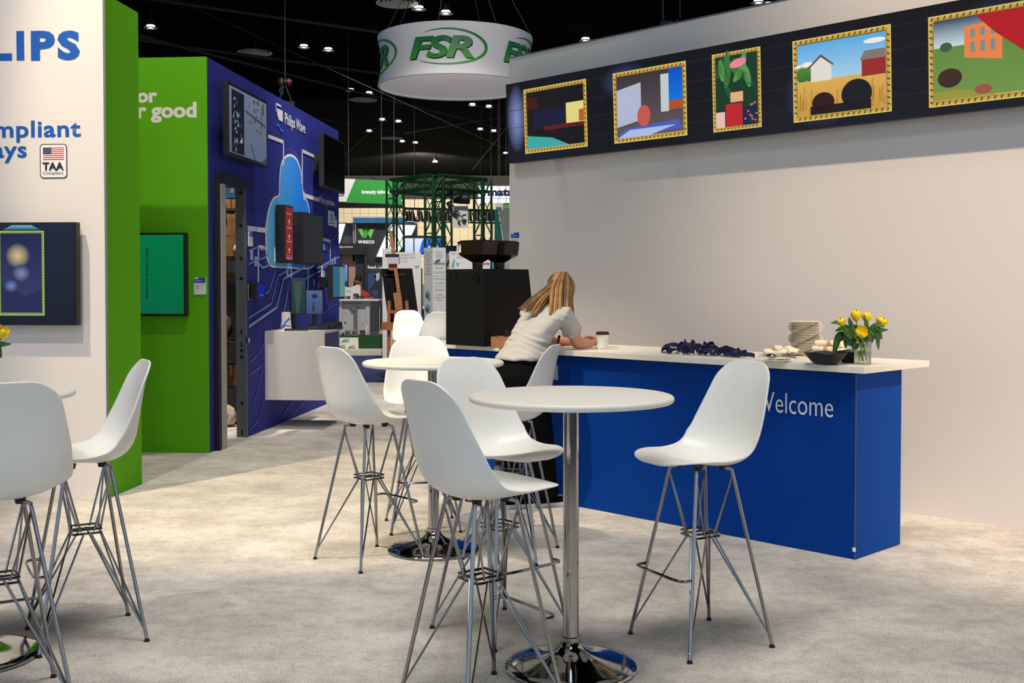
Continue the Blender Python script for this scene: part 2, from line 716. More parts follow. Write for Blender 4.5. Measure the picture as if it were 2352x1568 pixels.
for v in (441, 517, 593, 639, 806, 821, 928):
    m.lathe([(0.0, -0.002), (0.016, -0.002), (0.016, 0.002)], 14, (aD1 - 0.013, 0.045, zz(v)), hx)
for v0, v1 in ((758, 769), (787, 797), (990, 1002)):
    m.box(aD1 - 0.0145, 0.038, zz(v1), aD1 - 0.012, 0.052, zz(v0))
m.build('jamb_holes', mat('hole_black', S(8, 8, 9), 0.9), jm)
MB().box(aD1 - 0.03, -0.03, zz(788), aD1 + 0.02, -0.005, zz(776)).build('latch', M_CHROME, df, bevel=0.004)
# closet behind the doorway
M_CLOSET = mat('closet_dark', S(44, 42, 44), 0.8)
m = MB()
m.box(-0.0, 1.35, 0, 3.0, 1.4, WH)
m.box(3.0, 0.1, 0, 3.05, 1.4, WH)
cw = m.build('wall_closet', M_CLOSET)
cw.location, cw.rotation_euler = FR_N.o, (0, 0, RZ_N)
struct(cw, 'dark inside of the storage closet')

# right wall
wr = MB().box(0, 0, 0, 9.5, 0.12, WH).build('wall_right', M_WHITE)
wr.location, wr.rotation_euler = FR_R.o, (0, 0, RZ_R)
struct(wr, 'long plain white booth wall on the right')
MB().box(0, -0.003, WH, 9.5, 0.123, WH + 0.012).build('top_strip', M_ALU, wr)

# ================================================================== print on the walls
# white wall lettering
for ch_, u0_, u1_ in (('P', -200, -145), ('H', -130, -68), ('I', -53, -35), ('L', -20, 28), ('I', 38, 56), ('P', 71, 127), ('S', 132, 184)):
    dv_ = .05 * (u0_ - 100) * -.5
    text(ch_, wl, *FR_W.box(u0_, 71 + dv_ * .3, u1_, 138 + dv_ * .3), M_BTEXT, 0.05)
q = FR_W.box(-80, 279, 186, 326)
text('compliant', wl, *q, M_BTEXT, 0.02, space=1.06)
q = FR_W.box(-135, 326, 62, 374)
text('displays', wl, *q, M_BTEXT, 0.02, space=1.06)
g = Art()
x0, z0, x1, z1 = FR_W.box(92, 331, 155, 409)
NV, WP = S(24, 28, 60), S(240, 236, 232)


def rrect(a0, b0, a1, b1, r, n=5):
    pts = []
    for cx, cy, s in ((a1 - r, b1 - r, 0), (a0 + r, b1 - r, 1), (a0 + r, b0 + r, 2), (a1 - r, b0 + r, 3)):
        for k in range(n + 1):
            t = (s + k / n) * PI / 2
            pts.append((cx + r * math.cos(t), cy + r * math.sin(t)))
    return pts


g.poly(rrect(x0, z0, x1, z1, 0.025), NV, 1)
g.poly(rrect(x0 + 0.006, z0 + 0.006, x1 - 0.006, z1 - 0.006, 0.021), WP, 2)
fx0, fz0, fx1, fz1 = FR_W.box(99.5, 339, 148, 367)
for i in range(13):
    h = (fz1 - fz0) / 13
    g.rect(fx0, fz0 + i * h, fx1, fz0 + (i + 1) * h, S(190, 40, 50) if i % 2 == 0 else WP, 3)
g.rect(fx0, fz0 + (fz1 - fz0) * 6 / 13, fx0 + (fx1 - fx0) * 0.4, fz1, S(40, 45, 90), 4)
for i in range(5):
    for j in range(4):
        g.rect(fx0 + 0.008 + i * 0.0115, fz0 + 0.05 + j * 0.0095, fx0 + 0.011 + i * 0.0115, fz0 + 0.053 + j * 0.0095, WP, 5)
g.build('compliance_badge', PRINT, wl, (0, -0.003, 0))
q = FR_W.box(99, 373, 148, 391)
text('TAA', wl, *q, M_DTEXT, 0.03, out=0.009)
q = FR_W.box(100, 394, 147, 402)
text('Compliant', wl, *q, M_DTEXT, 0.0, out=0.009)
# green wall lettering
M_CRTEXT = mat('cream_lettering', S(238, 232, 224), 0.6, noise=0)
q = FR_G.box(272, 236, 452, 281)
text('for good', wg, *q, M_CRTEXT, 0.04)
q = FR_G.box(302, 203, 362, 236)
text('for', wg, *q, M_CRTEXT, 0.04)

# navy wall: cloud, connectors, circuit lines
N = lambda u, v: FR_N.uv(u, v)
g = Art()
cl_px = [(622, 610), (612, 590), (610, 560), (611, 520), (617, 480), (628, 455), (640, 448), (641, 420), (643, 390),
         (648, 370), (657, 359), (668, 357), (680, 366), (688, 385), (693, 412), (696, 448), (704, 462), (709, 480),
         (712, 510), (716, 545), (720, 580), (722, 600), (716, 612), (700, 617), (660, 614), (635, 613)]
outline = [tuple(p) for p in curve_pts([Vector(N(*p)) for p in cl_px], 4, True)]
cen = N(668, 520)


def grown(k):
    return [(cen[0] + (p[0] - cen[0]) * k, cen[1] + (p[1] - cen[1]) * k) for p in outline]


def mixc(a, b, t):
    return tuple(a[i] * (1 - t) + b[i] * t for i in range(4))


def cloudcol(p, lift=0.0):
    ta = min(max((p[0] - N(612, 500)[0]) / (N(712, 500)[0] - N(612, 500)[0]), 0), 1)
    tb = min(max((p[1] - 1.7) / 1.4, 0), 1)
    c = mixc(S(120, 208, 245), S(16, 118, 240), min(1, ta * 1.3))
    return mixc(c, S(40, 140, 240), tb * 0.5)


for k, c in ((1.10, S(54, 60, 152)), (1.075, S(66, 76, 172)), (1.05, S(96, 110, 200))):
    g.poly(grown(k), c, 1)
g.poly(grown(1.02), S(236, 238, 246), 2)
pts = grown(0.985)
n = len(pts)
for i in range(n):
    j = (i + 1) % n
    g.poly([pts[i], pts[j], cen], None, 3, [cloudcol(pts[i]), cloudcol(pts[j]), S(20, 150, 240)])
LW = 0.035
WL = S(214, 214, 222)
for path, w in (([(616, 313), (650, 326), (650, 367)], 0.04), ([(693, 411), (693, 346), (729, 363)], 0.04),
                ([(697, 448), (731, 459)], 0.05), ([(569, 524), (609, 529)], 0.05),
                ([(592, 648), (592, 567), (611, 569)], 0.04), ([(741, 549), (758, 554), (757, 604)], 0.04),
                ([(668, 618), (668, 640)], 0.035), ([(707, 619), (706, 664)], 0.035)):
    for k in range(len(path) - 1):
        p, q = Vector(N(*path[k])), Vector(N(*path[k + 1]))
        d = (q - p).normalized() * (w * 0.5)
        g.line([p - d, q + d], w, WL, 4)
for u, v in ((609, 529), (611, 569), (650, 370), (692, 413), (697, 449)):
    a, b = N(u, v)
    g.rect(a - 0.02, b - 0.05, a + 0.02, b + 0.05, WL, 5)
BL1, BL2, BL3 = S(118, 128, 205), S(150, 165, 225), S(64, 70, 165)
for path, w, c in (([(570, 750), (634, 706), (650, 640), (700, 612)], 0.03, BL2),
                   ([(570, 730), (622, 697), (638, 632), (660, 622)], 0.025, BL1),
                   ([(609, 674), (616, 670), (632, 620)], 0.022, BL1),
                   ([(570, 606), (588, 598), (610, 590), (614, 574)], 0.022, BL1),
                   ([(588, 600), (602, 615), (618, 608), (622, 596)], 0.02, BL2),
                   ([(570, 575), (590, 568), (602, 575), (610, 560)], 0.018, BL1),
                   ([(582, 540), (610, 470), (632, 420)], 0.012, BL3),
                   ([(641, 757), (652, 710), (660, 668)], 0.025, BL2),
                   ([(700, 640), (742, 618), (760, 598), (778, 590)], 0.03, BL1),
                   ([(722, 612), (728, 616), (757, 600)], 0.025, BL2),
                   ([(729, 664), (731, 646), (742, 640)], 0.025, BL1),
                   ([(719, 664), (720, 650)], 0.02, BL1),
                   ([(570, 835), (590, 815), (604, 790), (606, 770)], 0.02, BL3),
                   ([(570, 862), (600, 840)], 0.02, BL3), ([(580, 930), (592, 890), (600, 850)], 0.02, BL3),
                   ([(572, 988), (592, 965), (604, 920)], 0.02, BL3),
                   ([(645, 960), (660, 935), (672, 922)], 0.02, BL3), ([(672, 950), (690, 930), (700, 922)], 0.02, BL3),
                   ([(742, 690), (748, 640)], 0.02, BL3), ([(742, 720), (757, 708), (770, 700), (778, 690)], 0.02, BL3),
                   ([(757, 570), (760, 552), (770, 540), (778, 536)], 0.018, BL3),
                   ([(744, 570), (752, 577), (757, 572), (756, 530)], 0.018, BL3)):
    P = [Vector(N(*p)) for p in path]
    for k in range(len(P) - 1):
        g.line([P[k], P[k + 1]], w, c, 6)
for u, v, s in ((576, 586, .05), (586, 600, .05), (658, 625, .04), (720, 648, .04), (762, 602, .05), (768, 598, .05), (743, 567, .04)):
    a, b = N(u, v)
    g.rect(a - s, b - s, a + s, b + s, BL2, 7)
# sheet icon by the heading
a0, b0, a1, b1 = FR_N.box(635, 248, 648, 280)
g.poly([(a0, b0 + 0.05), (a0 + 0.07, b0), (a1, b0), (a1, b1), (a0, b1)], S(225, 225, 230), 6)
a0, b0, a1, b1 = FR_N.box(632.5, 238, 644, 262)
g.line([(a0, b0), (a0, b1)], 0.022, S(225, 225, 230), 7)
g.line([(a0, b1), (a1, b1)], 0.022, S(225, 225, 230), 7)
g.line([Vector((N(632 + 15 * t, 0)[0], N(632 + 15 * t, 288 + 9 * t - 5 * math.sin(t * 6.3))[1])) for t in
        [i / 12 for i in range(13)]], 0.025, S(50, 110, 215), 7)
g.build('cloud_print', PRINT, wn, (0, -0.003, 0))


def wall_text(fr, parent, body, quad, material, bold=0.0, out=0.01):
    """quad: left top/bottom and right top/bottom pixels of the lettering"""
    (ul, vt, vb), (ur, vt2, vb2) = quad
    a0 = fr.uv(ul, vt)[0]
    a1 = fr.uv(ur, vt2)[0]
    b1 = (fr.uv(ul, vt)[1] + fr.uv(ur, vt2)[1]) / 2
    b0 = (fr.uv(ul, vb)[1] + fr.uv(ur, vb2)[1]) / 2
    return text(body, parent, a0, b0, a1, b1, material, bold, out)


wall_text(FR_N, wn, 'Philips Wave', ((652, 260, 294), (699, 280, 312)), M_WTEXT, 0.012)
wall_text(FR_N, wn, 'Philips applications', ((732, 451, 470), (767, 459, 477)), M_WTEXT, 0.0)

# ================================================================== bar stools
def make_shell():
    ctr = [(.245, .772), (.236, .789), (.19, .795), (.12, .785), (.03, .766), (-.06, .757), (-.125, .768), (-.175, .80),
           (-.205, .855), (-.219, .93), (-.230, 1.01), (-.245, 1.10), (-.267, 1.185)]
    wid = [.225, .228, .232, .236, .238, .238, .238, .236, .232, .223, .205, .182, .158]
    flare = [-.014, -.010, .004, .018, .035, .060, .085, .098, .092, .072, .048, .026, .008]
    C = curve_pts([(p[0], p[1], 0) for p in ctr], 6)
    Wd = curve_pts([(w, fl, 0) for w, fl in zip(wid, flare)], 6)
    L = [0.0]
    for i in range(1, len(C)):
        L.append(L[-1] + (C[i] - C[i - 1]).length)
    tot = L[-1]
    # resample, dense at both ends for the rounded corners
    sam = []
    nr = 46
    for i in range(nr + 1):
        t = i / nr
        t = t - 0.11 * math.sin(2 * PI * t)
        sam.append(t * tot)
    rf, rt = 0.165, 0.095
    rows = []
    nc = 22
    for s in sam:
        k = 0
        while k < len(L) - 2 and L[k + 1] < s:
            k += 1
        w = (s - L[k]) / max(L[k + 1] - L[k], 1e-9)
        w = min(max(w, 0), 1)
        p = C[k].lerp(C[k + 1], w)
        q = Wd[k].lerp(Wd[k + 1], w)
        d = (C[k + 1] - C[k]).normalized()
        nrm = Vector((-d.y, d.x)) * -1.0
        # normal that points to the sitter: up on the seat, forward on the back
        nrm = Vector((d.y, -d.x))
        hw = q.x
        if s < rf:
            hw = hw - rf + math.sqrt(max(rf * rf - (rf - s) ** 2, 0)) * 1.0
            hw = max(hw, q.x - rf)
        e = tot - s
        if e < rt:
            hw = hw - rt + math.sqrt(max(rt * rt - (rt - e) ** 2, 0))
        row = []
        for j in range(nc + 1):
            c = -1 + 2 * j / nc
            x = hw * c
            fr = abs(x) / q.x
            off = q.y * fr ** 2.6
            row.append((x, p.x + nrm.x * off, p.y + nrm.y * off))
        rows.append(row)
    m = MB()
    vs = [v for r in rows for v in r]
    fs = []
    w = nc + 1
    for i in range(nr):
        for j in range(nc):
            fs.append((i * w + j, i * w + j + 1, (i + 1) * w + j + 1, (i + 1) * w + j))
    m.add(vs, fs)
    return m


M_LEG = mat('chrome_leg', S(158, 158, 160), 0.12, 1.0, noise=0.0)
LEG_T, LEG_B = 0.092, 0.212
Z_RING = 0.47


def make_stool():
    root = thing('bar_stool', 'white bar stool', 'bar stool')
    sh = make_shell().build('seat_shell', M_SHELL, root, smooth='all')
    md = sh.modifiers.new('thick', 'SOLIDIFY')
    md.thickness = 0.009
    md.offset = 0.0
    md.use_rim = True
    md = sh.modifiers.new('soft', 'SUBSURF')
    md.levels = md.render_levels = 1
    corners = [(1, 1), (-1, 1), (-1, -1), (1, -1)]
    cs = -0.005
    for sx, sy in corners:
        top = Vector((sx * LEG_T, cs + sy * LEG_T, 0.738))
        bot = Vector((sx * LEG_B, cs + sy * LEG_B, 0.012))
        inn = Vector((sx * 0.062, cs + sy * 0.062, 0.743))
        d = (bot - top).normalized()
        m = MB()
        m.tube([inn, inn.lerp(top, .6) + Vector((0, 0, .002)), top, top + d * 0.02, bot], 0.0078, 10)
        leg = m.build('leg', M_LEG, root, smooth=True)
        g = MB().lathe([(0.0, 0), (0.0125, 0), (0.0125, 0.005), (0.009, 0.006), (0.009, 0.014), (0, 0.014)], 14,
                       (bot.x, bot.y, 0))
        g.build('foot_glide', M_BLACK, leg, smooth=True)
        p = MB().lathe([(0.0, 0.736), (0.016, 0.736), (0.018, 0.748), (0.022, 0.757), (0, 0.757)], 12,
                       (inn.x, inn.y, 0))
        p.build('seat_mount', M_BLACK, root, smooth=True)
    # thin wire bracing: a waist ring, wires up to each leg top, pairs of wires down to each foot
    m = MB()
    R = 0.058
    for dz in (0.0, -0.017):
        rr = [(R * sx, cs + R * sy, Z_RING + dz) for sx, sy in corners]
        for i in range(4):
            m.tube([rr[i], rr[(i + 1) % 4]], 0.0048, 6)
    for sx, sy in corners:
        top = Vector((sx * (LEG_T + .004), cs + sy * (LEG_T + .004), 0.722))
        bot = Vector((sx * LEG_B, cs + sy * LEG_B, 0.035))
        c = Vector((sx * R, cs + sy * R, Z_RING))
        for px, py in ((1, 0), (0, 1)):
            e = Vector((sx * (R if py else R * 0.45), cs + sy * (R if px else R * 0.45), Z_RING - 0.008))
            m.tube([top, e], 0.0044, 6)
            a = Vector((sx * (R if py else R * 0.2), cs + sy * (R if px else R * 0.2), Z_RING - 0.012))
            m.tube([a, a.lerp(bot, 0.96), bot], 0.0044, 6)
    m.build('wire_bracing', M_WIRE, root, smooth=True)
    # foot rest bar on the front pair of legs
    zf = 0.315
    t = (0.742 - zf) / (0.742 - 0.012)
    lx = LEG_T + (LEG_B - LEG_T) * t
    m = MB()
    y = cs + lx
    path = [(-lx, y, zf), (-lx - 0.004, y + 0.035, zf), (-lx + 0.012, y + 0.055, zf), (-lx + 0.05, y + 0.062, zf),
            (lx - 0.05, y + 0.062, zf), (lx - 0.012, y + 0.055, zf), (lx + 0.004, y + 0.035, zf), (lx, y, zf)]
    m.tube(path, 0.0062, 8)
    m.build('foot_rest', M_LEG, root, smooth=True)
    return root


STOOLS = [
    # x, y, facing x, facing y, label
    (0.796, 4.690, -.885, -.465, 'white shell bar stool alone to the right of the nearest table, before the blue counter', 'bar stools'),
    (-.108, 3.990, .80, .60, 'nearest central white bar stool seen from behind, its back shaded bluish', 'bar stools'),
    (-.050, 4.840, .66, -.75, 'white bar stool turned towards the camera, just behind the nearest central stool', 'bar stools'),
    (-.785, 6.100, .72, .69, 'white bar stool left of the second table, back turned to the camera', 'bar stools'),
    (-.560, 6.930, .18, -.98, 'white bar stool behind the second table, facing the camera', 'bar stools'),
    (-.010, 6.230, -.95, .31, 'white bar stool in side view beside the leaning woman', 'bar stools'),
    (-1.845, 4.760, -.87, -.49, 'white bar stool before the green wall, right of the table at the left edge', 'bar stools'),
    (-1.840, 3.960, -.53, .85, 'white bar stool cut by the left edge of the picture, seen from behind', 'bar stools'),
    (-1.32, 14.60, .3, -.95, 'far white bar stool back standing before the wooden easel', 'bar stools'),
    (-1.02, 14.10, -.45, .9, 'far beige shaded bar stool back next to the black coffee machine', 'bar stools'),
]
stool0 = make_stool()
for i, (x, y, fx, fy, lb, gr) in enumerate(STOOLS):
    o = stool0 if i == 0 else copy_tree(stool0)
    o.location = (x, y, 0)
    o.rotation_euler = (0, 0, math.atan2(fy, fx) - PI / 2)
    o['label'] = lb
    o['group'] = gr


# ================================================================== bar tables
def make_table():
    root = thing('bar_table', 'round white bar table', 'table')
    R, zt, th = 0.402, 1.083, 0.027
    prof = [(0.0, zt)]
    prof += [(R - 0.012, zt)]
    for k in range(1, 9):
        t = k / 8 * PI
        prof.append((R - 0.0135 + 0.0135 * math.sin(t), zt - th / 2 + th / 2 * math.cos(t)))
    prof += [(0.0, zt - th)]
    MB().lathe(prof, 72).build('table_top', M_TABLE, root, smooth=True)
    MB().lathe([(0.0, zt - th - 0.012), (0.09, zt - th - 0.012), (0.10, zt - th), (0, zt - th)], 24).build('top_plate', M_BLACK, root, smooth=True)
    MB().lathe([(0.031, 0.075), (0.031, zt - th - 0.01)], 32).build('pole', M_CHROME, root, smooth=True)
    pr = [(0.0, 0.001), (0.255, 0.001), (0.262, 0.006), (0.262, 0.012), (0.255, 0.018), (0.22, 0.026), (0.17, 0.036),
          (0.12, 0.049), (0.085, 0.062), (0.06, 0.078), (0.045, 0.095), (0.040, 0.108), (0.031, 0.112)]
    MB().lathe(curve_pts_2(pr), 72).build('base', M_CHROME, root, smooth='all')
    MB().lathe([(0.031, 0.112), (0.037, 0.112), (0.037, 0.128), (0.031, 0.130)], 32).build('collar', M_CHROME, root, smooth=True)
    return root


def curve_pts_2(pr):
    return [(p.x, p.y) for p in curve_pts([(a, b, 0) for a, b in pr[4:]], 3)] if False else pr


t1 = atz(1311, 1534)
t2 = atz(996, 1263)
table0 = make_table()
TABLES = [(t1.x, t1.y, 'nearest round white bar table on a chrome trumpet base'),
          (t2.x, t2.y, 'second round white bar table, farther back by the counter'),
          (-2.19, 4.47, 'round white bar table cut off by the left edge, with tulips on it')]
for i, (x, y, lb) in enumerate(TABLES):
    o = table0 if i == 0 else copy_tree(table0)
    o.location = (x, y, 0)
    o['label'] = lb
    o['group'] = 'round bar tables'

# ================================================================== welcome counter
pK = atz(1964, 1285)
FR_K = Frame(pK, RZ_R)            # front of the counter; x = 0 at its right end
aKL = -3.72
DK = 0.52
ZK = 1.035
ck = thing('welcome_counter', 'long royal blue welcome counter with a white overhanging top', 'counter', FR_K.o, RZ_R)
MB().box(aKL, 0.004, 0.0, -0.004, DK, ZK).build('body', M_BLUE, ck)
MB().box(aKL, -0.003, 0.004, -0.003, 0.004, ZK - 0.004).build('front_panel', M_BLUE, ck)
MB().box(-0.004, 0.0, 0.004, 0.003, DK, ZK - 0.004).build('end_panel', mat('lit_end_blue', S(0, 68, 158), 0.65, noise=0.03, spec=0.12), ck)  # same counter blue made lighter, light on the end put into the colour
MB().box(-0.004, -0.005, 0.0, 0.002, 0.001, ZK - 0.002).build('corner_seam', mat('seam_grey', S(70, 90, 130), 0.6), ck)
MB().box(-0.012, -0.0075, 0.045, 0.006, -0.0045, 0.068).build('edge_clip', M_WTEXT, ck)
MB().box(aKL - 0.05, -0.075, ZK, 0.085, DK + 0.18, ZK + 0.036).build('worktop', mat('cream_worktop', S(232, 228, 218), 0.5, noise=0.01), ck, bevel=0.002)
MB().box(aKL, -0.02, ZK - 0.009, -0.03, -0.004, ZK).build('painted_shade_strip', M_BLACK, ck)  # solid black strip standing in for shade under the overhang
ZT = ZK + 0.036
a0, bt = FR_K.uv(1776, 905)
a1, bb = FR_K.uv(1916, 960)
aw0 = FR_K.uv(1735, 935)[0]
aw1 = FR_K.uv(1915, 940)[0]
text('Welcome', ck, aw0, FR_K.uv(1840, 952)[1], aw1, FR_K.uv(1840, 905)[1], M_WTEXT, -0.006, out=0.006)


def on_k(u, v):
    """counter-top place under a pixel, in counter coordinates"""
    p = atz(u, v, ZT) - FR_K.o
    return p.dot(FR_K.x), -p.dot(FR_K.n)


def kw(a, d, z=0.0):
    return FR_K.o + FR_K.x * a - FR_K.n * d + Vector((0, 0, ZT + z))

# ================================================================== things on the counter
def extx(m, poly, x0, x1):
    """(y,z) polygon extruded along x"""
    n = len(poly)
    vs = [(x0, y, z) for y, z in poly] + [(x1, y, z) for y, z in poly]
    fs = [tuple(range(n)), tuple(reversed(range(n, 2 * n)))]
    for i in range(n):
        j = (i + 1) % n
        fs.append((i, i + n, j + n, j))
    return m.add(vs, fs)


# coffee machine
aM, dM = on_k(1112, 796)
cm = thing('coffee_machine', 'tall black coffee machine with two smoked bean hoppers on the counter', 'coffee machine', kw(aM, dM), RZ_R)
FRM = Frame(kw(aM, dM), RZ_R)
wM = -FRM.uv(1024, 700)[0]
hM = FRM.uv(1111, 617)[1]
M_MACH = mat('machine_black', S(17, 17, 17), 0.6, noise=0.05, spec=0.2)
extx(MB(), [(0, 0.0), (0, hM), (0.455, hM), (0.485, hM * 0.63), (0.47, hM * 0.52), (0.47, 0.0)], -wM, 0).build('body', M_MACH, cm, bevel=0.004)
MB().box(-wM + 0.01, 0.49, hM * 0.59, -0.01, 0.52, hM * 0.64).build('spout', M_BLACK, cm, bevel=0.004)
for u, v, r in ((1042, 636, 0.032), (1095, 637, 0.036)):
    a, b = FRM.uv(u, v)
    Mx = Matrix.Rotation(PI / 2, 4, 'X')
    g = MB().lathe([(0.0, 0.001), (r * 0.35, 0.001), (r * 0.35, 0.004), (r * 0.5, 0.004), (r * 0.5, 0.001), (r * 0.8, 0.001),
                    (r * 0.8, 0.005), (r, 0.005), (r * 1.03, 0.0)], 24, (a, 0, b), Mx)
    g.build('fan_grille', M_BLACKG, cm, smooth=True)
M_SMOKE = mat('smoked_plastic', S(36, 23, 15), 0.12, noise=0.0, trans=0.25, ior=1.3, coat=0.3)
for k, (dd, ax) in enumerate(((0.12, -0.20), (0.33, -0.19))):
    hp = MB()
    lev = [(0.032, 0.03, 0.0), (0.034, 0.032, 0.05), (0.13, 0.10, 0.105), (0.14, 0.108, 0.20), (0.12, 0.09, 0.212)]
    vs = []
    for wx, wy, z in lev:
        for sx, sy in ((-1, -.7), (-.7, -1), (.7, -1), (1, -.7), (1, .7), (.7, 1), (-.7, 1), (-1, .7)):
            vs.append((ax + wx * sx, dd + wy * sy, hM + z))
    fs = [tuple(reversed(range(8))), tuple(range(32, 40))]
    for i in range(4):
        for j in range(8):
            fs.append((i * 8 + j, i * 8 + (j + 1) % 8, (i + 1) * 8 + (j + 1) % 8, (i + 1) * 8 + j))
    hp.add(vs, fs)
    ho = hp.build('bean_hopper', M_SMOKE, cm, label='smoked brown bean hopper')
    MB().box(ax - 0.045, dd - 0.006, hM + 0.02, ax + 0.045, dd + 0.006, hM + 0.03).build('slide_gate', M_BLACK, ho)
    if k == 0:
        g = Art()
        g.rect(-0.024, 0, 0.024, 0.06, S(225, 222, 210), 1)
        g.rect(-0.02, 0.05, 0.02, 0.056, S(40, 40, 45), 2)
        for q in range(4):
            g.rect(-0.018, 0.008 + q * 0.01, 0.0 + 0.004 * q, 0.012 + q * 0.01, S(120, 120, 118), 2)
        o = g.build('sticker', PRINT, ho, (ax - 0.085, dd - 0.109, hM + 0.122))

# hand sanitiser
a, d = on_k(1124, 793)
sb = thing('sanitizer_bottle', 'clear pump bottle of green hand sanitizer before the black machine', 'bottle', kw(a, d), RZ_R + 0.5)
M_GEL = mat('green_gel', S(150, 205, 95), 0.15, noise=0.0, trans=0.35, ior=1.35)
MB().box(-0.036, -0.021, 0, 0.036, 0.021, 0.098).build('body', M_GEL, sb, bevel=0.008, smooth=True)
MB().lathe([(0.03, 0.096), (0.024, 0.106), (0.016, 0.112), (0.016, 0.13), (0.018, 0.13), (0.018, 0.152), (0.010, 0.156), (0.006, 0.158),
            (0.006, 0.172), (0, 0.172)], 20).build('neck', mat('clear_white_plastic', S(225, 228, 228), 0.3, trans=0.2), sb, smooth=True)
MB().tube([(0.012, 0, 0.178), (-0.01, 0, 0.18), (-0.026, 0, 0.175), (-0.03, 0, 0.168)], [0.008, 0.008, 0.006, 0.005], 10).build('pump', MATS['clear_white_plastic'], sb, smooth=True)
g = Art()
g.rect(-0.022, 0.07, 0.016, 0.086, S(28, 34, 84), 1)
g.rect(-0.022, 0.055, 0.02, 0.06, S(80, 140, 60), 1)
g.rect(-0.026, 0.012, 0.026, 0.018, S(90, 130, 60), 1)
lb = g.build('label', PRINT, sb, (0, -0.0222, 0))
text('Purell', sb, -0.02, 0.073, 0.014, 0.084, M_WTEXT, 0.01, out=0.0245)

# cardboard tray
a, d = on_k(1150, 797)
bx_ = thing('cardboard_tray', 'small brown cardboard tray beside the green sanitizer bottle', 'box', kw(a + 0.05, d + 0.02), RZ_R + 0.45)
m = MB()
m.box(-0.10, -0.07, 0, 0.10, 0.07, 0.004)
m.box(-0.10, -0.07, 0, 0.10, -0.066, 0.078)
m.box(-0.10, 0.066, 0, 0.10, 0.07, 0.078)
m.box(-0.10, -0.066, 0, -0.096, 0.066, 0.078)
m.box(0.096, -0.066, 0, 0.10, 0.066, 0.078)
m.build('tray', M_CARD, bx_)
MB().box(-0.05, 0.0, 0.004, 0.03, 0.004, 0.115, Matrix.Rotation(0.3, 4, 'Y')).build('leaflet', M_BLACK, bx_)

# paper cup
a, d = on_k(1384, 803)
cup = thing('paper_cup', 'white paper coffee cup with a black lid by the woman\'s hands', 'cup', kw(a, d))
MB().lathe([(0, 0), (0.031, 0), (0.031, 0.003), (0.043, 0.105), (0.045, 0.107), (0.043, 0.11), (0, 0.11)], 32).build('cup', mat('white_paper', S(240, 238, 230), 0.6, noise=0.01), cup, smooth=True)
MB().lathe([(0.0455, 0.104), (0.047, 0.106), (0.047, 0.112), (0.044, 0.114), (0.043, 0.122), (0.040, 0.124), (0.036, 0.119), (0, 0.119)], 32).build('lid', M_BLACK, cup, smooth=True)
m = MB()
for zc, w0, w1 in ((0.096, -2.4, -1.9), (0.008, -2.3, -1.3)):
    r = 0.0316 + (zc / 0.105) * 0.0118
    m.lathe([(r, zc - 0.001), (r + 0.0002, zc + 0.0012)], 8, a0=w0, a1=w1)
m.build('fine_print', M_DTEXT, cup)

# papers on the worktop
for i, (u, v, w, dd, rz, lb) in enumerate(((1420, 806, 0.28, 0.09, 0.02, 'white sheet of paper lying right of the coffee cup'),
                                        (1446, 804, 0.14, 0.09, -0.06, 'small white leaflet lying between cup and lanyards'))):
    a, d = on_k(u, v)
    o = MB().box(-w / 2, -dd / 2, 0, w / 2, dd / 2, 0.0015 + 0.001 * i).build('paper_sheet', mat('white_paper', S(240, 238, 230)))
    o.location, o.rotation_euler = kw(a, d + 0.06 * i, 0.0002), (0, 0, RZ_R + rz)
    tag(o, lb, 'paper')

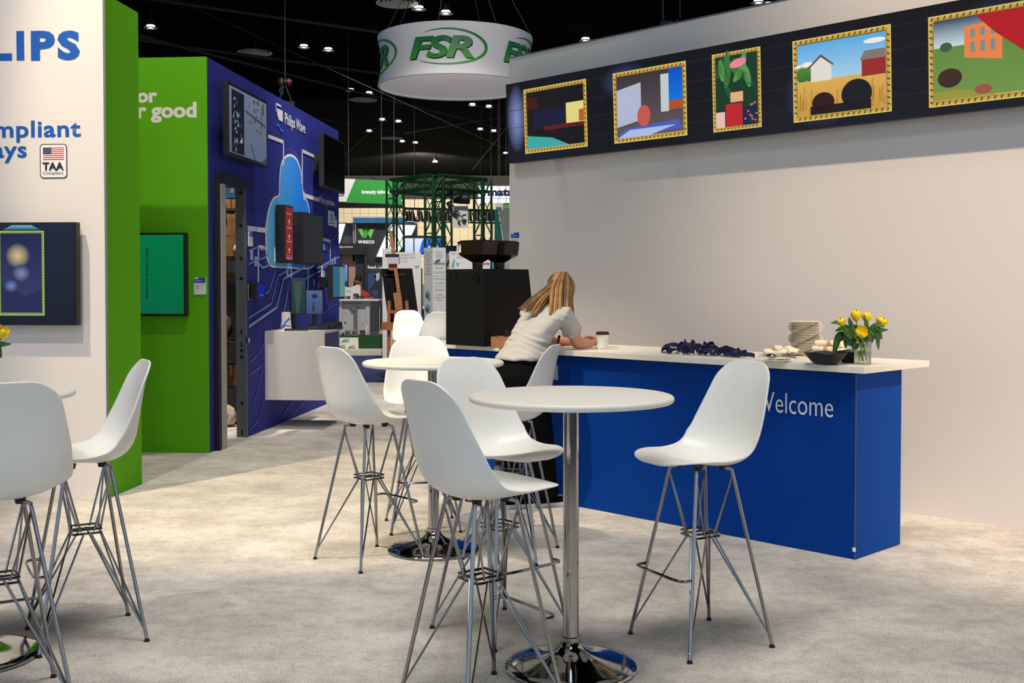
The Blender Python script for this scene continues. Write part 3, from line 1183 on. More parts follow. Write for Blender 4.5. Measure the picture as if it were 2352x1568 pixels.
# lanyards
M_LAN = mat('navy_ribbon', S(26, 30, 72), 0.7, noise=0.06, nscale=80)
rl = random.Random(5)
aL0, dL0 = on_k(1476, 815)
aL1, dL1 = on_k(1664, 824)
LAN = []
for i in range(24):
    t = i / 23
    a = aL0 + (aL1 - aL0) * t
    LAN.append((a + rl.uniform(-.02, .02), 0.09 + rl.uniform(0, .16), rl.uniform(-.5, .5)))
for i, (a, d, rz) in enumerate(LAN):
    hi = 0.010 + 0.062 * math.sin(PI * min(1, (i + 2) / 24)) * rl.uniform(.15, 1.2)
    lt = thing('lanyard', 'navy ribbon lanyard with white lettering in the pile on the counter', 'lanyard', kw(a, d, 0), RZ_R + rz, 'navy lanyards heaped on the counter')
    L = rl.uniform(.10, .17)
    z0 = 0.0135
    pts = []
    for k in range(15):
        s = k / 14
        ang = s * 2 * PI
        pts.append((L * 0.5 * math.cos(ang), 0.028 * math.sin(ang) * rl.uniform(.6, 1.3),
                    z0 + hi * (0.1 + 0.9 * math.sin(ang) ** 2) * rl.uniform(.75, 1.1)))
    pts[-1] = pts[0]
    P = curve_pts(pts, 4)
    m = MB()
    vs, fs = [], []
    for k, p in enumerate(P):
        q = P[min(k + 1, len(P) - 1)] - P[max(k - 1, 0)]
        tw = 0.6 * math.sin(k * 0.21 + i)
        upv = Vector((0, -math.sin(tw), math.cos(tw)))
        vs += [p - upv * 0.012, p + upv * 0.012]
    for k in range(len(P) - 1):
        fs.append((2 * k, 2 * k + 2, 2 * k + 3, 2 * k + 1))
    m.add(vs, fs)
    rb = m.build('ribbon', M_LAN, lt)
    md = rb.modifiers.new('thick', 'SOLIDIFY')
    md.thickness = 0.0016
    sx = -1 if i % 2 else 1
    clip = MB()
    cx, cy = -L * 0.42, -0.045
    clip.tube([(cx, cy + 0.02, 0.006), (cx + 0.01, cy, 0.006), (cx + 0.028, cy - 0.004, 0.008), (cx + 0.034, cy + 0.008, 0.007), (cx + 0.02, cy + 0.014, 0.007)], 0.0028, 6)
    clip.cbox((cx + 0.0, cy + 0.024, 0.006), (0.016, 0.012, 0.007))
    clip.build('metal_clip', M_CHROME, lt, smooth=True)
    if i in (5, 7, 11, 13, 15):
        kx = 0.02
        text('PHILIPS', lt, -0.035, z0 + hi * 0.55 - 0.006, 0.035, z0 + hi * 0.55 + 0.007, M_WTEXT, 0.02, out=0.034)

# stack of square plates, each turned a little further than the one below
M_PLATE = mat('palm_leaf_plate', S(238, 226, 208), 0.7, noise=0.08, nscale=30)
a, d = on_k(1829, 818)
aP, dP = a, d + 0.10
pl0 = None
for i in range(36):
    if pl0 is None:
        m = MB()
        loops = []
        n = 5
        for half, z in ((0.062, 0.0), (0.064, 0.0004), (0.083, 0.0016), (0.085, 0.0022), (0.084, 0.0036), (0.063, 0.0026), (0.050, 0.0024)):
            loops.append([(x, y, z) for x, y in rrect(-half, -half, half, half, half * 0.28, 3)])
        vs = [p for l in loops for p in l]
        k = len(loops[0])
        fs = []
        for r in range(len(loops) - 1):
            for q in range(k):
                fs.append((r * k + q, r * k + (q + 1) % k, (r + 1) * k + (q + 1) % k, (r + 1) * k + q))
        fs += [tuple(reversed(range(k))), tuple(range((len(loops) - 1) * k, len(loops) * k))]
        m.add(vs, fs)
        pl0 = m.build('square_plate', M_PLATE)
        o = pl0
    else:
        o = pl0.copy()
        COL.objects.link(o)
    o.location = kw(aP + rl.uniform(-.0015, .0015), dP + rl.uniform(-.0015, .0015), 0.020 + i * 0.0055)
    o.rotation_euler = (0, 0, 0.3 + i * 0.115)
    tag(o, 'beige square plate in the tall twisted stack on the counter', 'plate', 'square plates in the twisted stack')
m = MB()
m.slab(rrect(-0.13, -0.07, 0.13, 0.07, 0.02), 0, 0.02)
o = m.build('serving_tray', mat('tan_tray', S(205, 184, 150), 0.6, noise=0.06), bevel=0.003)
o.location, o.rotation_euler = kw(aP + 0.005, dP - 0.005, 0.0), (0, 0, RZ_R)
tag(o, 'tan wooden tray under the twisted stack of plates', 'tray')

# rolled napkins
M_NAP = mat('ivory_napkin', S(238, 228, 205), 0.85, noise=0.05, nscale=60)
a, d = on_k(1895, 822)
k = 0
rows = [(0, 4), (1, 3), (2, 2)]
for lv, cnt in rows:
    for j in range(cnt):
        t = thing('rolled_napkin', 'ivory napkin roll with a tan paper band in the pile behind the black bowl', 'napkin',
                  kw(a + 0.01 + rl.uniform(-.01, .01), d + 0.06 + (j - cnt / 2) * 0.042 + rl.uniform(-.004, .004), 0.019 + lv * 0.034),
                  RZ_R + rl.uniform(-.22, .22), 'rolled napkins on the counter')
        L = 0.088
        m = MB()
        pr = []
        for q in range(13):
            x = -L + 2 * L * q / 12
            pr.append(0.0175 + 0.0018 * math.sin(q * 1.9 + j))
        m.tube([(-L + 2 * L * q / 12, 0, 0.002 * math.sin(q * .8 + lv)) for q in range(13)], pr, 12)
        m.build('napkin', M_NAP, t, smooth=True)
        MB().lathe([(0.0195, -0.014), (0.0200, 0.0), (0.0195, 0.014)], 14, (0.01, 0, 0), Matrix.Rotation(PI / 2, 4, 'Y')).build('paper_band', mat('tan_band', S(196, 160, 112), 0.7), t, smooth=True)
        MB().lathe([(0.002, 0), (0.006, 0.001), (0.006, -0.001), (0.011, 0.0), (0.011, 0.002), (0.0165, 0.002)], 12, (-L - 0.001, 0, 0), Matrix.Rotation(-PI / 2, 4, 'Y')).build('roll_end', mat('napkin_end', S(206, 194, 168), 0.9), t)

# folded napkins, small plate with serving tools
a, d = on_k(1757, 818)
for i in range(2):
    m = MB()
    n = 9
    vs, fs = [], []
    for q in range(n):
        for r in range(2):
            vs.append((-0.075 + 0.15 * q / (n - 1), -0.05 + 0.10 * r, 0.030 + 0.02 * i + 0.012 * math.sin(q * 1.1 + i * 1.7 + r)))
    for q in range(n - 1):
        fs.append((2 * q, 2 * q + 2, 2 * q + 3, 2 * q + 1))
    m.add(vs, fs)
    o = m.build('folded_napkin', M_NAP, smooth=True)
    md = o.modifiers.new('thick', 'SOLIDIFY')
    md.thickness = 0.034
    md.offset = -1
    o.location, o.rotation_euler = kw(a + 0.02 + 0.05 * i, d + 0.10 + 0.06 * i, 0.004), (0, 0, RZ_R + 0.25 - 0.5 * i)
    tag(o, ['cream folded napkin stack left of the plate stack', 'upper crumpled cream napkin leaning on the plate stack'][i], 'napkin')
a, d = on_k(1778, 832)
sp = MB()
sp.lathe([(0, 0.004), (0.045, 0.004), (0.075, 0.014), (0.077, 0.016), (0.074, 0.018), (0.044, 0.009), (0, 0.009)], 36)
o = sp.build('small_plate', M_PLATE, smooth=True)
o.location = kw(a, d + 0.035, -0.004)
tag(o, 'small beige plate holding the serving tools', 'plate')
tools = [(-0.015, 0.0, 0.25, 0.0, 'steel serving spoon on the small beige plate', 'serving_spoon'),
         (-0.05, 0.035, 0.12, 0.006, 'steel serving tongs lying across the small plate', 'serving_tongs'),
         (-0.02, 0.06, -0.1, 0.012, 'second steel tongs behind the serving spoon', 'serving_tongs')]
for i, (da, dd, rz, dz, lb, nm) in enumerate(tools):
    t = thing(nm, lb, 'spoon' if i == 0 else 'tongs', kw(a + da, d + 0.03 + dd, 0.018 + dz), RZ_R + rz)
    if i == 0:
        m = MB()
        m.ellipsoid((-0.02, 0, 0.016), (0.032, 0.022, 0.014), 16, 8)
        m.build('bowl', M_CHROME, t, smooth=True)
        MB().tube([(0.005, 0, 0.016), (0.05, 0, 0.02), (0.13, 0, 0.008)], [0.006, 0.004, 0.006], 8, flat=0.4).build('handle', M_CHROME, t, smooth=True)
    else:
        for s in (-1, 1):
            m = MB()
            m.bar((-0.09, s * 0.006, 0.008 + 0.006 * s), (0.085, s * 0.014, 0.012 + 0.006 * s), 0.018, 0.0025)
            m.build('arm', M_CHROME, t)
        m = MB()
        m.lathe([(0.016, -0.010), (0.016, 0.010), (0.0145, 0.010), (0.0145, -0.010), (0.016, -0.010)], 20, (0.095, 0, 0.012), Matrix.Rotation(PI / 2, 4, 'X'))
        m.build('spring_end', M_CHROME, t, smooth=True)

# black bowls
M_BOWL = mat('matt_black_bowl', S(26, 25, 25), 0.5, noise=0.05, bump=0.05)
for i, (u, v, R, lb) in enumerate(((1886, 838, 0.118, 'wide matt black bowl in front of the napkin rolls'),
                                   (1934, 834, 0.085, 'second black bowl half hidden behind the flower vase'))):
    a, d = on_k(u, v)
    m = MB()
    n = 48
    prof = [(0.0, 0.0), (0.45, 0.0), (0.62, 0.012), (0.82, 0.036), (1.0, 0.066), (1.02, 0.067), (0.985, 0.064), (0.80, 0.040), (0.58, 0.018), (0.0, 0.010)]
    vs, fs = [], []
    for r, z in prof:
        for q in range(n):
            an = 2 * PI * q / n
            w = 1 + (0.035 * math.sin(4 * an) + 0.02 * math.sin(7 * an)) * (r > .5)
            vs.append((r * R * w * math.cos(an), r * R * w * math.sin(an), z + (0.004 * math.sin(5 * an + 1) if r > .9 else 0)))
    for r in range(len(prof) - 1):
        for q in range(n):
            fs.append((r * n + q, r * n + (q + 1) % n, (r + 1) * n + (q + 1) % n, (r + 1) * n + q))
    m.add(vs, fs)
    o = m.build('serving_bowl', M_BOWL, smooth='all')
    o.location = kw(a, d + R * 0.42 + 0.05 * i, 0.0005)
    tag(o, lb, 'bowl')
    if i == 0:
        s0 = (a, d)


# vase of tulips
M_PETAL = two_tone('yellow_petal', S(238, 196, 8), S(252, 226, 40), 30, 0.5, 0.3, 0.7)
M_LEAF = two_tone('tulip_leaf', S(30, 72, 18), S(66, 116, 34), 20, 0.45, 0.3, 0.7)
M_STEM = mat('tulip_stem', S(120, 150, 70), 0.5)
M_GLASS = mat('clear_glass', S(244, 248, 246), 0.02, noise=0.0, trans=1.0, ior=1.2, alpha=0.55)
M_WATER = mat('vase_water', S(222, 230, 214), 0.02, noise=0.0, trans=0.9, ior=1.33, alpha=0.4)


def tulip(root, p, direc, r, h, openness):
    p = Vector(p)
    z = Vector(direc).normalized()
    x = z.orthogonal().normalized()
    y = z.cross(x)
    R3 = Matrix((x, y, z)).transposed()
    head = None
    for k in range(6):
        ang = k * PI / 3 + 0.2
        lay = 1.0 if k % 2 else 0.88
        vs, fs = [], []
        nu, nv = 7, 8
        for i in range(nv):
            t = i / (nv - 1)
            rad = r * lay * (math.sin(min(t * 1.35, 1) * PI / 2) ** 0.8) * (1 + (openness if t > .6 else 0) * (t - .6))
            if t > 0.75:
                rad *= 1 - (0.45 - openness * 0.5) * (t - .75) / .25
            wid = math.sin(PI * min(0.98, 0.12 + 0.83 * t)) ** 0.6
            for j in range(nu):
                s = -1 + 2 * j / (nu - 1)
                a_ = ang + s * 0.85 * wid
                zz_ = h * (t - 0.06 * s * s * t + 0.03 * math.sin(3 * s + k) * t)
                vs.append(p + R3 @ Vector((rad * math.cos(a_), rad * math.sin(a_), zz_)))
        for i in range(nv - 1):
            for j in range(nu - 1):
                fs.append((i * nu + j, i * nu + j + 1, (i + 1) * nu + j + 1, (i + 1) * nu + j))
        m = MB().add(vs, fs)
        if head is None:
            hm = MB()
            head = hm
        hm.add(vs, fs)
    hd = hm.build('tulip_head', M_PETAL, root, smooth='all')
    md = hd.modifiers.new('thick', 'SOLIDIFY')
    md.thickness = 0.0012
    return hd


def leaf(root, base, mid, tip, w, twist=0.0):
    P = curve_pts([base, mid, tip], 8)
    vs, fs = [], []
    n = len(P)
    for k, p in enumerate(P):
        t = k / (n - 1)
        d = (P[min(k + 1, n - 1)] - P[max(k - 1, 0)]).normalized()
        s = d.cross(Vector((0.15, -1, 0.3))).normalized()
        if twist:
            s = Matrix.Rotation(twist * t, 3, d) @ s
        nn = s.cross(d)
        ww = w * (math.sin(PI * min(0.985, 0.10 + 0.88 * t)) ** 0.75)
        vs += [p - s * ww, p + nn * ww * 0.25, p + s * ww]
    for k in range(n - 1):
        for q in range(2):
            fs.append((3 * k + q, 3 * k + q + 1, 3 * k + q + 4, 3 * k + q + 3))
    o = MB().add(vs, fs).build('leaf', M_LEAF, root, smooth='all')
    md = o.modifiers.new('thick', 'SOLIDIFY')
    md.thickness = 0.001
    return o


a, d = on_k(1972, 838)
vp = kw(a, d + 0.045, 0.0005)
YV = vp.y
vt = thing('tulip_vase', 'glass vase of yellow tulips at the right end of the counter', 'vase', vp)
R, H = 0.046, 0.145
MB().lathe([(0, 0.0), (R, 0.0), (R, H), (R - 0.003, H), (R - 0.003, 0.012), (0, 0.012)], 40).build('glass', M_GLASS, vt, smooth=True)
MB().lathe([(0, 0.013), (R - 0.0035, 0.013), (R - 0.0035, 0.075), (0, 0.075)], 32).build('water', M_WATER, vt, smooth=True)
V = lambda u, v, dy=0.0: at(u, v, YV + dy) - vp
heads = [((1938, 750), -.03, (-.45, 0, .9), .027, .055, 0.1), ((1967, 741), .0, (-.05, 0, 1), .030, .074, 0.0),
         ((1990, 741), .04, (.15, .3, .9), .030, .056, 0.35), ((2019, 750), -.01, (.35, -.2, .9), .034, .056, 0.3),
         ((1974, 772), -.06, (.05, -.75, .62), .034, .058, 0.5)]
for (u, v), dy, dr, r, h, op in heads:
    p = V(u, v, dy)
    m = MB()
    base = Vector((rl.uniform(-.022, .022), rl.uniform(-.022, .022), 0.02))
    m.tube(curve_pts([base, Vector((base.x * 0.3 + p.x * 0.25, p.y * 0.3, 0.13)), p], 5), 0.0038, 7)
    m.build('stem', M_STEM, vt, smooth=True)
    tulip(vt, p, dr, r, h, op)
LV = [((1965, 785), (1930, 770), (1913, 822), .016), ((1968, 780), (1938, 775), (1917, 782), .013), ((1965, 775), (1945, 752), (1918, 760), .012),
      ((1960, 765), (1930, 742), (1908, 742), .010), ((1968, 770), (1955, 745), (1950, 728), .010), ((1975, 775), (1990, 755), (1986, 722), .011),
      ((1980, 775), (2005, 760), (2040, 757), .012), ((1985, 778), (2012, 762), (2018, 803), .013), ((1985, 780), (2005, 768), (1990, 805), .016),
      ((1990, 775), (2015, 755), (2026, 780), .011), ((1962, 790), (1945, 785), (1942, 800), .013), ((1970, 785), (1965, 795), (1957, 802), .014),
      ((1985, 770), (2010, 748), (2032, 750), .011), ((1960, 775), (1940, 760), (1932, 755), .015), ((1978, 780), (1995, 770), (2000, 782), .014),
      ((1962, 772), (1950, 760), (1944, 770), .016), ((1982, 772), (1996, 762), (2008, 772), .016), ((1972, 778), (1968, 762), (1962, 745), .016),
      ((1970, 782), (1978, 790), (1984, 798), .015), ((1966, 770), (1975, 755), (1983, 748), .014)]
for i, (b_, m_, t_, w) in enumerate(LV):
    dy = rl.uniform(-.05, .05)
    leaf(vt, V(b_[0], b_[1], dy * .2) + Vector((0, 0, -0.01)), V(m_[0], m_[1], dy), V(t_[0], t_[1], dy * 1.3), w * 1.4, rl.uniform(-.6, .6))
v2 = copy_tree(vt)
v2.location = (-2.135, 4.40, 1.0835)
v2.rotation_euler = (0, 0, 0.35)
v2['label'] = 'glass vase of yellow tulips on the table at the left edge'

# ================================================================== the woman leaning on the counter
def fused(mb, name, material, parent, voxel, smooth_it=6, offset=Vector((0, 0, 0))):
    """union of overlapping volumes as one continuous surface"""
    me = bpy.data.meshes.new(name)
    me.from_pydata([tuple(Vector(v) - offset) for v in mb.v], [], mb.f)
    me.validate()
    bm = bmesh.new()
    bm.from_mesh(me)
    bmesh.ops.recalc_face_normals(bm, faces=bm.faces)
    bm.to_mesh(me)
    bm.free()
    tmp = bpy.data.objects.new('tmp_union', me)
    COL.objects.link(tmp)
    r = tmp.modifiers.new('r', 'REMESH')
    r.mode = 'VOXEL'
    r.voxel_size = voxel
    s = tmp.modifiers.new('s', 'SMOOTH')
    s.factor = 0.5
    s.iterations = smooth_it
    bpy.context.view_layer.update()
    dg = bpy.context.evaluated_depsgraph_get()
    out = bpy.data.meshes.new_from_object(tmp.evaluated_get(dg))
    bpy.data.objects.remove(tmp)
    out.name = name
    out.materials.clear()
    out.materials.append(material)
    for p in out.polygons:
        p.use_smooth = True
    o = bpy.data.objects.new(name, out)
    COL.objects.link(o)
    o.parent = parent
    return o


PO = Vector((0.15, 7.52, 0.0))
wo = thing('person', 'person with long brown hair, white top and black trousers, leaning on the counter', 'person', PO)
RT = Vector((.698, -.716, 0))
FD = Vector((.716, .698, 0))
UPV = Vector((0, 0, 1))
M_SKIN = mat('skin', S(214, 152, 124), 0.5, noise=0.04, nscale=25)
M_TEE = mat('white_cotton', S(182, 180, 177), 0.85, noise=0.02, nscale=12, bump=0.25)
M_TROU = mat('black_trouser', S(13, 13, 14), 0.85, noise=0.08, nscale=20, bump=0.15, spec=0.1)


def ringtube(m, secs, n=24):
    """secs: centre, half width (right), half depth, optional lean vector"""
    vs = []
    for c, hw, hd in secs:
        c = Vector(c)
        for k in range(n):
            a_ = 2 * PI * k / n
            ca, sa = math.cos(a_), math.sin(a_)
            e = 0.85
            vs.append(c + RT * (hw * math.copysign(abs(ca) ** e, ca)) + FD * (hd * math.copysign(abs(sa) ** e, sa)))
    fs = [tuple(reversed(range(n))), tuple((len(secs) - 1) * n + k for k in range(n))]
    for i in range(len(secs) - 1):
        for k in range(n):
            fs.append((i * n + k, i * n + (k + 1) % n, (i + 1) * n + (k + 1) % n, (i + 1) * n + k))
    m.add(vs, fs)


SH_R, SH_L = Vector((.360, 7.515, 1.305)), Vector((.120, 7.755, 1.315))
EL_R, EL_L = Vector((.452, 7.655, 1.115)), Vector((.235, 7.955, 1.118))
WR_R, WR_L = Vector((.560, 7.735, 1.108)), Vector((.475, 7.875, 1.108))
HC = Vector((.338, 7.735, 1.482))
hf = Vector((.80, .50, -.34)).normalized()           # where the face looks
hr = hf.cross(UPV).normalized()
hu = hr.cross(hf).normalized()
HM = Matrix((hr, hf, hu)).transposed()


def hp(x, y, z):
    return HC + HM @ Vector((x, y, z))


b = MB()
# head, jaw, face
b.ellipsoid(hp(0, -.012, .022), (.073, .092, .088), 22, 14, HM)
b.ellipsoid(hp(0, .022, -.035), (.056, .066, .078), 20, 12, HM)
b.ellipsoid(hp(0, .058, -.088), (.026, .024, .022), 12, 8, HM)
b.ellipsoid(hp(0, .078, .022), (.048, .016, .018), 12, 8, HM)
b.tube([hp(0, .086, .012), hp(0, .101, -.018), hp(0, .098, -.030)], [.007, .011, .010], 10)
b.ellipsoid(hp(0, .084, -.054), (.022, .012, .008), 12, 6, HM)
b.ellipsoid(hp(0, .082, -.066), (.019, .012, .008), 12, 6, HM)
for s in (-1, 1):
    b.ellipsoid(hp(s * .074, -.005, -.01), (.010, .022, .032), 10, 8, HM)
    b.ellipsoid(hp(s * .036, .062, -.022), (.024, .022, .022), 10, 8, HM)
# neck and upper torso
b.tube([(.225, 7.615, 1.29), (.268, 7.66, 1.375), HC + Vector((-.02, -.02, -.05))], [.075, .052, .050], 16)
ringtube(b, [((.06, 7.43, .93), .14, .09), ((.10, 7.48, 1.08), .115, .085), ((.165, 7.55, 1.22), .14, .085), ((.225, 7.615, 1.31), .15, .07)], 18)
# arms
for sh, el, wr in ((SH_R, EL_R, WR_R), (SH_L, EL_L, WR_L)):
    b.tube([sh, sh.lerp(el, .5), el], [.052, .047, .041], 14)
    b.ellipsoid(el, (.042, .042, .042), 12, 8)
    b.tube([el, el.lerp(wr, .35), wr], [.041, .040, .026], 14)
# legs
for hpx, kn, an in (((.125, 7.375, .90), (.19, 7.50, .48), (.235, 7.58, .09)), ((-.0, 7.50, .90), (.01, 7.53, .48), (.02, 7.52, .09))):
    b.tube([hpx, kn, an], [.085, .055, .036], 14)


def hand(wr, dr, palm_n, side, curl, spread=1.0):
    """palm, four unequal bent fingers, thumb from the side of the palm; side=+1 puts the thumb on +lateral"""
    dr = Vector(dr).normalized()
    pn = Vector(palm_n)
    pn = (pn - dr * pn.dot(dr)).normalized()
    lat = dr.cross(pn).normalized() * side
    Mx = Matrix((lat, dr, pn)).transposed()
    pc = Vector(wr) + dr * .045
    b.ellipsoid(pc, (.037, .050, .014), 14, 10, Mx)
    b.tube([wr, pc], [.025, .026], 10, flat=.7, up=pn)
    lens = [.066, .075, .070, .055]
    for k in range(4):
        base = pc + dr * (.040 - .004 * abs(k - 1)) + lat * (.027 - .018 * k)
        d = dr.copy()
        p = base.copy()
        path = [base - dr * .02, base]
        for j in range(3):
            ang = curl * (0.55, 0.75, 0.5)[j]
            d = (d * math.cos(ang) + pn * math.sin(ang)).normalized()
            nn = pn - d * pn.dot(d)
            pn_l = nn
            p = p + d * lens[k] * (.45, .32, .23)[j]
            path.append(p.copy())
        b.tube(path, [.0085, .0088, .0082, .0075, .0062], 8)
    t0 = pc - dr * .012 + lat * .026
    t1 = t0 + (lat * .8 + dr * .5 + pn * .35).normalized() * .032
    t2 = t1 + (dr * .9 + lat * .1 + pn * .4).normalized() * .030
    b.tube([pc - dr * .02, t0, t1, t2], [.012, .0125, .010, .0075], 8)


hand(WR_R, (.55, .42, .28), (-.55, .55, .45), -1, .75)
hand(WR_L, (.82, -.20, .30), (.3, -.5, -.4), 1, .55)
fused(b, 'body', M_SKIN, wo, .0052, 3, PO)

# white top
m = MB()
ringtube(m, [((.052, 7.425, 1.015), .178, .142), ((.062, 7.432, 1.035), .186, .150), ((.078, 7.447, 1.062), .176, .140), ((.095, 7.465, 1.10), .156, .126),
             ((.135, 7.51, 1.17), .160, .128), ((.175, 7.553, 1.24), .172, .122), ((.212, 7.60, 1.30), .182, .102), ((.245, 7.635, 1.345), .135, .080), ((.262, 7.652, 1.372), .070, .062)], 28)
for sh, el in ((SH_R, EL_R), (SH_L, EL_L)):
    inn = sh.lerp(Vector((.225, 7.62, 1.28)), .45)
    e = sh.lerp(el, .56)
    m.tube([inn, sh, sh.lerp(el, .3), e, e + (el - sh).normalized() * .012], [.085, .070, .066, .068, .066], 18)
tee = fused(m, 'top', M_TEE, wo, .0085, 3, PO)
tee['label'] = 'white short-sleeved top'
fa = Vector((.52, -.10, .36)).normalized()          # folds run from the shoulder down to the far hip
for v in tee.data.vertices:
    p = v.co + PO
    q = p - Vector((.12, 7.5, 1.15))
    s_ = q.dot(Vector((-.42, .2, .86)))
    l_ = q.dot(fa)
    k = math.exp(-((p.z - 1.12) / .10) ** 2)
    v.co += v.normal * (.0042 * k * math.sin(s_ * 120 + 7 * math.sin(l_ * 17) + 40 * q.x) + .0025 * math.sin(q.x * 45 + q.z * 60 + 3 * math.sin(q.z * 40)))

# black wide trousers
m = MB()
ringtube(m, [((.058, 7.43, 1.035), .150, .115), ((.052, 7.425, .98), .168, .132), ((.05, 7.42, .90), .185, .145), ((.055, 7.43, .82), .180, .140)], 24)
m.tube([(.125, 7.375, .86), (.185, 7.47, .48), (.205, 7.56, .20), (.215, 7.575, .075)], [.115, .098, .102, .108], 20)
m.tube([(.0, 7.49, .86), (.015, 7.53, .48), (.02, 7.525, .20), (.015, 7.52, .070)], [.115, .098, .102, .108], 20)
fused(m, 'trousers', M_TROU, wo, .011, 4, PO)['label'] = 'wide black trousers'
# sneakers
for k, (heel, dr) in enumerate((((.195, 7.545), (.86, .50)), ((-.035, 7.50), (.93, .36)))):
    d = Vector((dr[0], dr[1], 0)).normalized()
    s = Vector((d.y, -d.x, 0))
    Mx = Matrix((d, -s, UPV)).transposed().to_4x4()
    Mx.translation = Vector((heel[0], heel[1], 0)) - PO
    outl = [(-.01, -.028), (.05, -.034), (.12, -.042), (.19, -.045), (.235, -.034), (.252, -.008), (.245, .02), (.21, .04), (.13, .038), (.05, .034), (-.01, .03), (-.022, 0)]
    outl = [(p.x, p.y) for p in curve_pts([(x, y, 0) for x, y in outl], 3, True)]
    n = len(outl)

    def lay(scale, z0, dx=0.0):
        return [Mx @ Vector((.11 + (x - .11) * scale + dx, y * scale, z0)) for x, y in outl]
    sm = MB()
    loops = [lay(1.0, .001), lay(1.02, .006), lay(1.02, .024), lay(.97, .027)]
    vs = [p for l in loops for p in l]
    fs = [tuple(reversed(range(n))), tuple(range(3 * n, 4 * n))]
    for i in range(3):
        for q in range(n):
            fs.append((i * n + q, i * n + (q + 1) % n, (i + 1) * n + (q + 1) % n, (i + 1) * n + q))
    sm.add(vs, fs)
    shoe = MB()
    hts = []
    loops = []
    for sc, f_ in ((.95, 0), (.93, .35), (.80, .7), (.55, .95), (.3, 1.0)):
        lp = []
        for x, y in outl:
            hgt = .03 + f_ * (.035 + .05 * max(0, 1 - max(x, 0) / .17))
            lp.append(Mx @ Vector((.09 + (x - .09) * (sc * .5 + .5 if sc < .9 else sc), y * sc, hgt)))
        loops.append(lp)
    vs = [p for l in loops for p in l]
    fs = [tuple(reversed(range(n))), tuple(range(4 * n, 5 * n))]
    for i in range(4):
        for q in range(n):
            fs.append((i * n + q, i * n + (q + 1) % n, (i + 1) * n + (q + 1) % n, (i + 1) * n + q))
    shoe.add(vs, fs)
    so = shoe.build('shoe', M_TROU, wo, smooth='all')
    so['label'] = 'black canvas sneaker with white sole and laces'
    sm.build('sole', mat('white_sole', S(225, 220, 210), 0.7), so, smooth=True)
    lc = MB()
    for q in range(4):
        x = .115 + q * .024
        z = .030 + (.035 + .05 * max(0, 1 - x / .17)) * .93 + .004
        lc.tube([Mx @ Vector((x, -.026, z - .012)), Mx @ Vector((x, 0, z)), Mx @ Vector((x, .026, z - .012))], .004, 6)
    lc.build('laces', M_WTEXT, so)

# hair: a scalp cap and long locks falling to the back and shoulder
M_HAIR = two_tone('light_brown_hair', S(104, 72, 36), S(158, 114, 60), 14, 0.42, 0.3, 0.7, (1, 1, 1), detail=2)
M_HAIR2 = two_tone('golden_hair', S(128, 90, 46), S(178, 134, 76), 14, 0.40, 0.3, 0.7, detail=2)
M_HAIR3 = two_tone('dark_hair', S(78, 54, 28), S(112, 78, 40), 14, 0.45, 0.3, 0.7, detail=2)
cap = MB()
nv_, nu_ = 12, 26
vs, fs = [], []
for i in range(nv_ + 1):
    for j in range(nu_ + 1):
        th = (i / nv_) * PI * 0.66
        ph = PI * 0.5 + 0.60 + (2 * PI - 1.2) * j / nu_
        x = .083 * math.sin(th) * math.cos(ph)
        y = -.008 + .103 * math.sin(th) * math.sin(ph)
        z = .030 + .092 * math.cos(th)
        vs.append(hp(x, y, z) - PO)
for i in range(nv_):
    for j in range(nu_):
        fs.append((i * (nu_ + 1) + j, i * (nu_ + 1) + j + 1, (i + 1) * (nu_ + 1) + j + 1, (i + 1) * (nu_ + 1) + j))
cap.add(vs, fs)
hair = cap.build('hair', M_HAIR, wo, smooth='all')
md = hair.modifiers.new('thick', 'SOLIDIFY')
md.thickness = .008
rh = random.Random(11)
locks = [MB(), MB(), MB()]


def lock(path, r0, which):
    P = curve_pts(path, 6)
    n = len(P)
    rr = [r0 * (0.55 + 0.45 * math.sin(PI * min(1, .15 + .8 * k / (n - 1)))) * (1 - 0.75 * max(0, (k / (n - 1) - .8) / .2)) for k in range(n)]
    locks[which].tube([p - PO for p in P], rr, 7, flat=.55)


for i in range(84):            # swept over the back, to the left in view
    t = rh.random()
    r = rh.uniform(-1, 1)
    top = at(1283 + 14 * t, 631 + 5 * r + (1 - t) * 3, 7.70)
    m1 = at(1252 + 30 * t + 3 * r, 652 + 6 * t + 8 * (1 - t), 7.645 + .01 * r)
    m2 = at(1222 + 30 * t + 4 * r, 684 + 6 * t + 2 * r, 7.575 + .012 * r)
    end = at(1190 + 40 * t + 3 * r, 706 + 18 * t + 4 * rh.random(), 7.50 + .01 * r)
    lock([top, m1, m2, end], .0082, rh.choice((0, 0, 1, 1, 2)))
for i in range(80):            # hanging over the right shoulder
    t = rh.random()
    r = rh.uniform(-1, 1)
    top = at(1286 + 18 * t, 628 + 4 * r, 7.69)
    m1 = at(1268 + 42 * t + 3 * r, 660 + 6 * r, 7.625 + .015 * r)
    m2 = at(1263 + 46 * t + 3 * r, 694 + 5 * r, 7.545 + .015 * r)
    end = at(1260 + 50 * t + 4 * r, 726 + 9 * math.sin(PI * t) + 5 * r, 7.475 + .012 * r)
    lock([top, m1, m2, end], .0082, rh.choice((0, 0, 0, 1, 2)))
for i in range(34):            # along the cheek
    r = rh.uniform(-1, 1)
    top = at(1297 + 8 * rh.random(), 628 + 3 * r, 7.70)
    m1 = at(1314 + 6 * r, 650 + 3 * r, 7.685)
    m2 = at(1311 + 5 * r, 686, 7.64 + .01 * r)
    end = at(1314 + 6 * r, 722 + 6 * r, 7.56)
    lock([top, m1, m2, end], .0078, rh.choice((0, 1, 2)))
